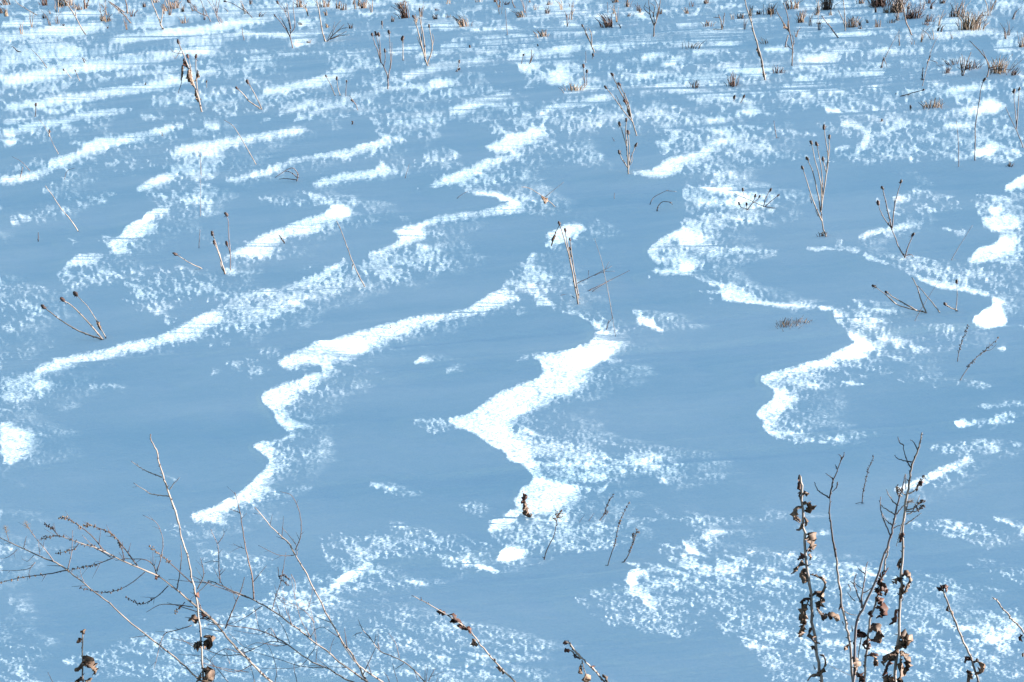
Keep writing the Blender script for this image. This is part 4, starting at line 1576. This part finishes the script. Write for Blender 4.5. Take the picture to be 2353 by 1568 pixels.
l 34 r 1360,1010 1345,1000 1370,1020 1375,1040
l 44 r 1330,1060 1370,1070 1385,1100 1340,1125
l 30 r 1310,1080 1290,1090 1300,1110 1320,1120
l 40 b 1295,1230 1310,1200 1350,1200 1370,1240 1350,1275 1300,1280
l 36 r 1285,1250 1250,1240 1215,1220 1230,1260
l 40 r 1290,1260 1260,1290 1250,1320
l 24 r 1290,1300 1290,1330 1270,1340
l 26 r 1280,1390 1320,1380 1355,1385
l 32 b 1300,1390 1330,1400 1325,1440 1330,1455
l 60 r 1250,1530 1230,1520 1240,1560
b 9 n 1240,1250 1225,1350 1215,1440 1210,1560
W leafy_weed|weed|straight tall stem with pale lit edge and big shrivelled leaves low down|I|g=fore Y=1.33 bx=1470 m=straw hs=34
s 30 n 1465,1568 1480,1400 1495,1200 1505,1000 1518,800 1525,600 1530,450
S 16 n 1530,470 1545,330 1565,220 1580,110 1610,20 1640,-60 1655,-138
d 9 n 1580,100 1555,60 1535,0 1525,-57
d 8 n 1600,65 1540,55 1490,40 1466,15
d 8 n 1530,-50 1500,-75 1490,-110
d 8 n 1625,-20 1600,-70 1575,-90
d 7 n 1640,-60 1650,-90
b 9 c 1545,390 1600,380 1640,340 1665,325
b 8 c 1545,400 1610,400 1650,370 1670,360
b 8 n 1550,420 1590,400 1640,290
b 8 n 1540,490 1600,450 1650,410
b 9 c 1560,280 1600,260 1640,215 1668,165
l 26 r 1640,225 1655,200 1640,190
b 8 c 1555,300 1520,270 1500,240
b 8 f 1550,390 1560,340 1590,330
b 7 c 1520,300 1490,270 1485,225
b 8 n 1530,450 1500,560 1480,640
b 7 n 1545,250 1545,160 1542,145
l 30 r 1525,540 1505,570 1502,610
l 22 b 1512,720 1490,750 1495,800
l 44 b 1515,840 1550,830 1570,860 1550,910 1530,960
l 40 b 1520,850 1480,860 1468,885
l 30 b 1525,900 1510,950 1500,1000
l 28 r 1495,1070 1470,1080 1465,1140 1430,1175
l 50 b 1490,1260 1520,1260 1545,1290 1500,1330
l 40 b 1490,1270 1500,1300 1470,1340
l 46 b 1490,1340 1440,1370 1400,1400 1390,1440
l 42 r 1480,1380 1430,1420 1405,1480 1385,1525
l 50 b 1500,1360 1540,1400 1545,1450 1530,1520
l 50 b 1510,1380 1500,1450 1510,1540 1490,1568
l 60 b 1450,1530 1420,1540 1410,1568
b 8 n 1500,1245 1465,1240
W broken_weed|weed|thick leaning stalk with a snapped tip and curled leaves at its foot, lower right|I|g=fore Y=1.38 bx=2160 hs=20
s 24 n 2042,1568 1990,1400 1920,1250 1850,1080 1800,940
l 16 r 1800,945 1775,930 1755,920
l 18 r 1800,940 1810,920 1820,955
l 20 r 1795,945 1785,920 1795,915
l 16 b 1830,1050 1820,1075 1835,1085
l 14 b 1855,1080 1865,1110
d 8 n 1880,1190 1862,1185
d 8 n 1920,1260 1940,1255
l 24 r 1975,1400 1955,1400 1945,1435
l 36 b 2000,1440 2040,1430 2055,1480 2020,1510
l 44 b 2000,1510 1970,1510 1960,1568
l 34 r 1995,1420 1985,1400 1960,1395
W leaning_weed|weed|thin leaning stalk leaving the frame at the lower right edge|I|g=fore Y=1.40 bx=2640 m=straw
s 18 n 2480,1400 2352,1225 2280,1150 2240,1100 2200,1060 2170,1010 2140,990
l 20 r 2340,1290 2330,1260 2345,1245
l 18 b 2352,1390 2345,1370
b 8 n 2385,1270 2350,1265 2325,1250
W leaning_weed|weed|long diagonal stalk with dark shrivelled leaves, bottom centre|H|g=fore Y=1.40 bx=1500 m=straw
s 19 n 1210,1575 1060,1430 960,1310 890,1220 830,1170
S 10 n 840,1180 780,1140 700,1090 600,1030 490,975
l 20 r 720,1100 690,1085 660,1080
l 20 r 735,1110 770,1110 790,1140 835,1165
l 24 r 770,1130 760,1150 800,1160
l 22 r 830,1200 815,1170 850,1200 880,1210
l 18 r 860,1195 885,1210 890,1240
l 24 b 905,1270 910,1300 895,1310
l 16 b 920,1290 935,1325
d 6 n 560,1005 552,985
d 6 n 610,1040 605,1020
l 22 b 1065,1465 1100,1490 1120,1510
l 16 b 1040,1410 1065,1425
W broken_weed|weed|snapped leaning stalk with a double tip, bottom centre right|H|g=fore Y=1.42 bx=2050 m=straw
s 22 n 1815,1575 1740,1490 1690,1440 1650,1400
S 18 n 1650,1405 1610,1360 1575,1310 1540,1285
l 22 r 1560,1300 1535,1290 1525,1305
d 12 n 1640,1410 1610,1385 1580,1355 1545,1340
l 26 r 1575,1350 1550,1345 1540,1360
l 20 r 1600,1370 1600,1395 1630,1400
b 9 n 1655,1420 1670,1480 1690,1560
l 26 b 1650,1440 1635,1480 1655,1510
l 40 b 1680,1510 1670,1568
l 20 r 1720,1460 1725,1480
l 26 b 1800,1520 1830,1568
W leafy_weed|weed|stubby stem with shrivelled leaves at the bottom left corner|G|g=fore Y=1.42 bx=560 m=straw
s 20 n 566,1568 566,1400 564,1220
l 24 b 555,1230 570,1215 575,1240
l 34 b 560,1270 540,1270 535,1300
l 40 b 570,1390 600,1410 590,1450
l 44 b 570,1450 540,1460 515,1480
l 44 b 580,1440 610,1460 640,1490 645,1510
l 40 b 560,1540 535,1550 530,1568
l 30 b 590,1560 630,1545
W withered_blade|grass stem|short dark blade in the bottom left corner|G|g=thin Y=1.45 bx=380 m=dark
s 7 n 360,1568 345,1540 328,1500
W bare_stalk|weed|tall pale stalk with forked tip twigs and a clinging dry leaf, lower left|G|g=fore Y=1.32 bx=1400 m=straw
s 19 n 1392,1575 1382,1400 1365,1180 1340,980 1310,850 1280,700 1240,590 1222,480
S 13 n 1222,485 1190,370 1150,270 1115,160 1085,60 1067,-20 1030,-90 1030,-125
b 8 n 1155,298 1090,290 1030,280 980,250 910,205
b 3 n 935,232 905,235
b 8 n 1108,168 1050,145 1000,125 950,95 895,55
b 3 n 945,90 935,68
b 7 n 1160,250 1190,210 1228,168
l 50 b 1380,1290 1350,1300 1330,1330
l 56 b 1390,1260 1420,1270 1430,1300 1390,1310
l 56 b 1385,1480 1410,1490 1425,1530 1390,1568
l 46 b 1380,1500 1360,1530 1350,1560
l 34 b 1290,1150 1320,1140 1345,1160
l 18 r 1350,980 1340,960 1360,990
W withered_blade|grass stem|left one of two thin blades at the bottom edge beside the tangled shrub|H|g=thin Y=1.42 bx=360 m=dark
s 8 n 340,1570 320,1525 298,1500
W withered_blade|grass stem|right one of two thin blades at the bottom edge beside the tangled shrub|H|g=thin Y=1.42 bx=410 m=dark
s 7 n 395,1568 375,1500 360,1440
W fallen_straw|grass blade|bright thin straw lying across the foot of the right-hand clump|I|g=thin Y=1.45 bx=1500
s 6 n 1300,1585 1260,1568 1140,1510 1020,1455
W tangled_shrub|shrub|wide bare shrub with arching knobbly branches filling the lower left|G|Y=1.38 bx=1850 m=straw hs=30
s 17 n 1420,1600 1340,1530 1200,1400 1050,1285 900,1170 750,1030 620,930 470,808
b 11 n 470,808 380,750 300,720 150,650 60,610 0,580
b 5 n 575,882 555,840 550,800
b 8 n 462,800 490,680 497,530
b 8 n 372,750 300,650 240,580
b 6 f 240,580 200,520 175,480
b 5 n 272,695 265,640 262,590
b 5 n 160,650 175,600 180,570
b 7 n 240,750 200,790 120,805 0,805
b 9 c 460,803 320,830 160,850 0,888
b 5 n 120,660 60,710 0,725
b 5 n 230,700 190,740 150,725
b 5 f 60,600 45,550 35,510
s 25 n 1960,1680 1860,1575 1720,1440 1620,1340 1530,1235 1480,1170
b 18 n 1480,1170 1420,1110 1330,1040 1200,930 1080,840
b 11 c 1080,840 940,780 800,720 680,660 560,620 400,570 290,588
b 9 c 940,772 870,680 800,590 740,540 620,495 580,500
b 8 c 720,680 620,560 540,500 460,450 405,445
b 8 n 1070,830 1050,770 990,730 870,725 790,735
b 7 n 1075,810 1105,700 1112,590 1070,480 975,425
b 7 c 780,715 680,755 600,775 470,805
b 6 c 990,815 900,890 800,940 700,955 550,925
b 7 c 1150,910 1060,990 960,1035 860,985
b 8 n 1320,1055 1200,1040 1090,1040 1000,1090
b 6 c 1265,1020 1235,1055 1195,1090
b 8 n 1210,930 1225,850 1240,720 1235,630
b 8 c 1310,890 1180,770 1100,700 1020,640
b 7 n 1350,930 1390,850 1385,780 1370,720
b 10 n 1540,1200 1570,1120 1610,1030 1650,930 1672,850
b 7 c 400,570 360,520 315,490
b 6 c 540,620 500,660 390,690
b 7 c 850,730 830,650 810,610
b 6 n 760,715 640,640 560,560
l 22 r 1065,830 1075,850 1060,860
l 22 r 1375,1090 1395,1110 1385,1125
b 8 n 1310,1180 1220,1210 1130,1235 1090,1320 1070,1410 1052,1480
b 8 n 1385,1090 1330,960 1350,1020
b 7 n 1700,1420 1640,1330
s 18 n 2620,1700 2480,1600 2352,1540 2250,1480 2100,1410 1965,1310
b 10 n 1965,1310 1880,1260 1760,1210 1560,1180 1420,1170
s 18 n 2560,1600 2352,1455 2250,1370 2120,1270 2000,1180 1850,1070 1700,990
b 12 n 1700,990 1640,965 1560,930 1450,880 1420,875
b 6 n 1450,890 1300,880 1150,865
b 7 n 1640,975 1540,935 1440,900 1310,840
b 8 n 1505,890 1495,770 1490,640 1440,520
b 5 n 1490,620 1530,560 1525,520
b 5 n 1492,745 1450,740 1395,755
b 10 n 1735,1000 1725,850 1690,700 1660,530 1640,400 1605,270
b 5 n 1645,410 1600,395 1560,378
b 5 n 1670,655 1630,640 1592,620
b 7 n 1862,1070 1885,980 1920,880 1955,680
b 6 n 1430,880 1380,930 1300,1000
b 7 n 1790,1050 1700,1110 1600,1170
s 19 n 2660,1800 2510,1568 2420,1400 2340,1290 2250,1130 2150,940 2080,800 2015,690
b 11 n 2015,695 1975,620 1910,560 1850,500 1740,370
b 7 n 2018,665 2050,590 2060,500 2040,380 1990,290 1915,265
b 6 n 2010,700 1950,705 1880,690 1765,632
b 5 n 2020,625 1980,570 1928,510
b 6 n 2030,700 2030,650
b 12 n 2620,1568 2500,1490 2420,1420 2330,1290
s 13 n 2930,1600 2834,1490 2744,1420 2664,1385 2594,1350 2534,1270
b 8 n 2534,1270 2474,1200 2449,1140
b 6 n 2474,1230 2440,1235 2410,1255
b 6 n 2730,1400 2704,1300 2654,1230
b 6 n 2760,1440 2700,1480
b 6 n 2594,1340 2584,1290
b 6 n 2830,1480 2860,1560
b 6 n 2560,1300 2570,1240
b 7 n 2930,1560 2960,1500 2975,1470
b 5 n 2100,1410 2160,1300 2130,1100 2100,1000
b 5 n 2130,1270 2060,1150 2020,1000 1990,850
b 5 n 2120,1260 2170,1200 2250,1190
b 5 n 2000,1180 1950,1060 1930,900
b 5 c 1940,780 1930,830 1970,860
b 5 n 1990,830 2020,900 2010,1000
b 5 n 1880,970 1960,1040 2100,1080
b 5 n 2150,1160 2080,1080 1940,1000 1880,960
b 5 c 1900,780 1910,850 1960,900
b 5 n 2100,1080 2130,980 2140,900
b 6 n 1965,1310 1850,1290 1700,1340 1560,1230
b 6 n 1740,1340 1650,1370 1540,1340 1450,1400 1440,1430
b 6 n 1650,1380 1500,1380 1330,1310 1160,1265
b 6 n 1560,1568 1470,1460 1380,1390 1220,1380
b 5 n 1330,1330 1250,1280 1230,1260
b 6 n 1700,1500 1570,1480 1400,1450
b 6 n 1720,1450 1600,1500 1400,1440 1280,1440
b 5 n 1460,1568 1470,1500 1430,1420 1300,1380
b 6 n 2210,1470 2060,1460 1900,1410 1700,1350
b 5 n 2100,1415 2020,1470 1780,1475
b 6 n 1960,1310 1900,1320 1750,1300 1650,1350
b 6 n 1900,1290 1850,1200 1780,1240 1600,1215
b 5 n 1570,1440 1550,1380 1530,1350
b 5 n 1740,1568 1720,1480 1660,1340
b 5 n 2250,1380 2270,1300 2290,1260
b 5 n 1980,1305 1940,1200 1870,1100
b 5 n 1740,1060 1760,1160 1780,1220
b 5 n 1880,1568 1890,1480 1850,1350 1820,1300
b 5 n 2160,1430 2165,1300 2120,1160
b 5 n 2030,1568 2010,1450 2060,1420
'''

TUFTS = '''
A 312,38 26 70 14 rust 0|small reddish grass tuft at the far upper left, right of the thin leaning weed
A 415,45 30 70 16 dry 0|pale brown tuft of dead grass between two weeds at the far upper left
A 465,40 60 80 22 brown 0|wide brown tuft hanging over the top edge at upper left
A 730,150 40 50 10 brown 0|faint brown tuft on a blue hollow under the wispy upper left weed
A 40,35 60 60 16 dark -.8|dark flattened tuft in the upper left corner
A 985,50 16 30 8 dark 0|tiny dark tuft on a white patch at the upper left
A 2050,50 40 60 16 brown 0|brown tuft at the top edge above the fan-shaped weed
A 2215,50 60 60 18 brown 0|bushy brown tuft behind the tall straw-pale stalk
A 1190,60 60 70 14 brown 0|loose brown tuft at the top edge between the forked and sprawling weeds
A 1260,160 40 40 8 brown 0|small faint tuft on snow below the sprawling weed
A 2320,60 30 50 12 brown .2|brown tuft at the top edge left of the top centre
B 165,58 34 55 20 brown 0|brown tuft on snow below the top edge, left of the leafy clump
B 445,125 46 85 34 rust -.4|tall reddish leafy clump leaning on a bright snow pad, top centre left
B 20,70 40 40 14 dark 0|flat dark tuft at the top edge left of centre
B 850,182 60 65 26 brown -.5|drooping brown clump bent over like a hood, top centre
B 1385,250 52 40 22 brown -.3|squat brown clump on a white ledge, top centre
B 1245,118 42 45 18 brown -.5|small arched brown clump right of the pair of bare arms
B 1830,185 64 70 32 rust -.5|arched reddish clump right of the slender feathered weed
B 1885,18 34 40 14 brown 0|brown tuft cut by the top edge, right of centre
B 1960,48 26 50 12 brown 0|narrow brown tuft near the top edge, right of centre
B 1600,618 90 40 26 dry 0|nest of straw wrapped round the snow pillow
B 655,132 20 30 8 dark -.4|small dark tuft right of the tall candelabra weed
B 360,150 18 34 8 dark 0|little dark tuft left of the candelabra weed
B 75,195 22 30 8 dark 0|little dark tuft left of the bunched reddish weed
C 180,25 30 40 12 dark 0|dark tuft cut by the top edge, left part of the upper right field
C 412,128 38 34 14 brown 0|low brown tuft left of the very tall stalk
C 480,110 24 60 12 brown 0|brown tuft right behind the very tall stalk
C 622,98 54 60 26 rust 0|reddish tuft between the two tall upper right weeds
C 822,155 40 70 20 brown 0|brown tuft right of the tall forked weed
C 780,60 70 60 20 brown 0|wide brown tuft at the top edge behind the tall forked weed
C 1005,68 50 100 40 dark 0|dense dark clump at the top edge, upper right
C 1358,45 95 110 70 rust 0|largest brown clump on the top edge, upper right
C 1480,85 70 130 50 brown 0|tall brown clump right of the largest one
C 1585,128 95 80 44 rust .1|broad rusty clump right below the tall brown one
C 1410,90 40 40 16 brown 0|small brown tuft in front of the largest clump
C 1695,150 40 45 20 dark 0|dark bristly tuft right of the rusty clump
C 1445,158 34 24 12 dark 0|low dark tuft under the largest brown clump
C 1175,188 56 55 24 brown -.3|brown clump at the foot of the pale slender stalk
C 1235,198 22 20 8 dark 0|small dark lump right of the pale slender stalk
C 950,165 22 18 8 dark 0|small dark lump left of the dark bent stalk
C 1240,25 30 40 12 brown 0|short brown tuft at the top edge left of the largest clump
C 1985,205 120 110 70 dry 0|big straw-coloured tuft near the right edge
C 1890,115 60 90 26 brown 0|loose brown tuft behind the big straw-coloured one
C 1795,25 26 40 12 dark 0|dark tuft at the top edge, far right part
C 1825,500 34 40 12 rust 0|small rusty tuft left of the many-branched shrub
C 1985,470 80 50 26 rust 0|rusty grass round the right side of the many-branched shrub
C 2175,500 90 95 46 dry 0|straw-coloured bunch in front of the straggling shrub
C 2285,515 40 50 16 rust .3|rusty tuft at the right end of the straggling shrub
C 2345,320 30 40 12 rust 0|rusty tuft cut by the right edge
C 1870,440 100 30 16 grey -.6|low arched grey grass left of the many-branched shrub
C 1730,735 110 55 40 brown 0|low brown tuft alone on the blue snow near the right edge
C 360,590 60 75 20 rust 0|rusty tuft beside the hooked drift, upper right
C 100,602 60 45 16 rust 0|faint rusty tuft at the start of the upper right field
C 668,500 50 45 14 rust 0|small rusty tuft on the white ledge by the tall forked weed
C 90,330 90 50 12 dry .5|bent straw loop on the snow in the upper right field
C 590,300 60 40 8 dry -.6|pale bent straw right of the very tall stalk
C 190,180 40 30 10 brown 0|low brown tuft left of the pronged dark weed
C 2250,1140 34 30 12 dark .2|small dark tuft near the right edge above the lit corner drift
C 2080,110 26 30 8 brown 0|thin brown tuft between the big straw tuft and the right edge
C 540,100 24 30 10 dark 0|dark little tuft right of the very tall stalk
C 930,105 26 24 8 brown 0|little brown tuft below the dense dark clump
F 720,690 130 48 34 brown .1|low brown grass poking through the snow left of the s-shaped crest
F 840,665 110 28 20 brown .4|scattered grass tips right of the low brown grass by the s-shaped crest
F 975,78 40 30 12 dark 0|dark tuft at the foot of the large many-armed weed
'''


def build_plants():
    head, rows = None, []
    for ln in PLANTS.strip().splitlines() + ['W end']:
        if ln.startswith('W '):
            if head:
                make_plant(head, rows)
            head, rows = ln[2:], []
        else:
            rows.append(ln)
    for ln in TUFTS.strip().splitlines():
        spec, label = ln.split('|')
        sh, tok, w, h, n, mat, lean = spec.split()
        make_tuft(sh, tok, float(w), float(h), int(n), mat, label, lean=float(lean))
    # countless small stubs along the far edge
    for i in range(56):
        px = RNG.uniform(0, 2353)
        py = 4 + abs(RNG.gauss(0, 1)) * 34
        tok = '%.0f,%.0f' % (px / UNIT, py / UNIT)
        make_tuft('A', tok, RNG.uniform(10, 34), RNG.uniform(14, 48), RNG.randint(4, 9), RNG.choice(['brown', 'dark', 'rust', 'brown']),
                  'tiny stub of dead grass, one of the many alike scattered along the far snow', 'grass_stub', 'grass stub',
                  RNG.uniform(-.4, .4), 'tiny grass stubs scattered along the far snow')
    for i in range(60):
        px = RNG.uniform(0, 2353)
        py = 14 + abs(RNG.gauss(0, 1)) * (34 if px < 1500 else 50)
        tok = '%.0f,%.0f' % (px / UNIT, py / UNIT)
        make_tuft('A', tok, RNG.uniform(8, 22), RNG.uniform(50, 125), RNG.randint(2, 4), RNG.choice(['brown', 'grey', 'dry', 'brown']),
                  'wispy bare weed of a few hair-thin stems, one of many alike on the far snow', 'wispy_weed', 'weed',
                  RNG.uniform(-.5, .2), 'wispy bare weeds scattered along the far snow')


build_plants()
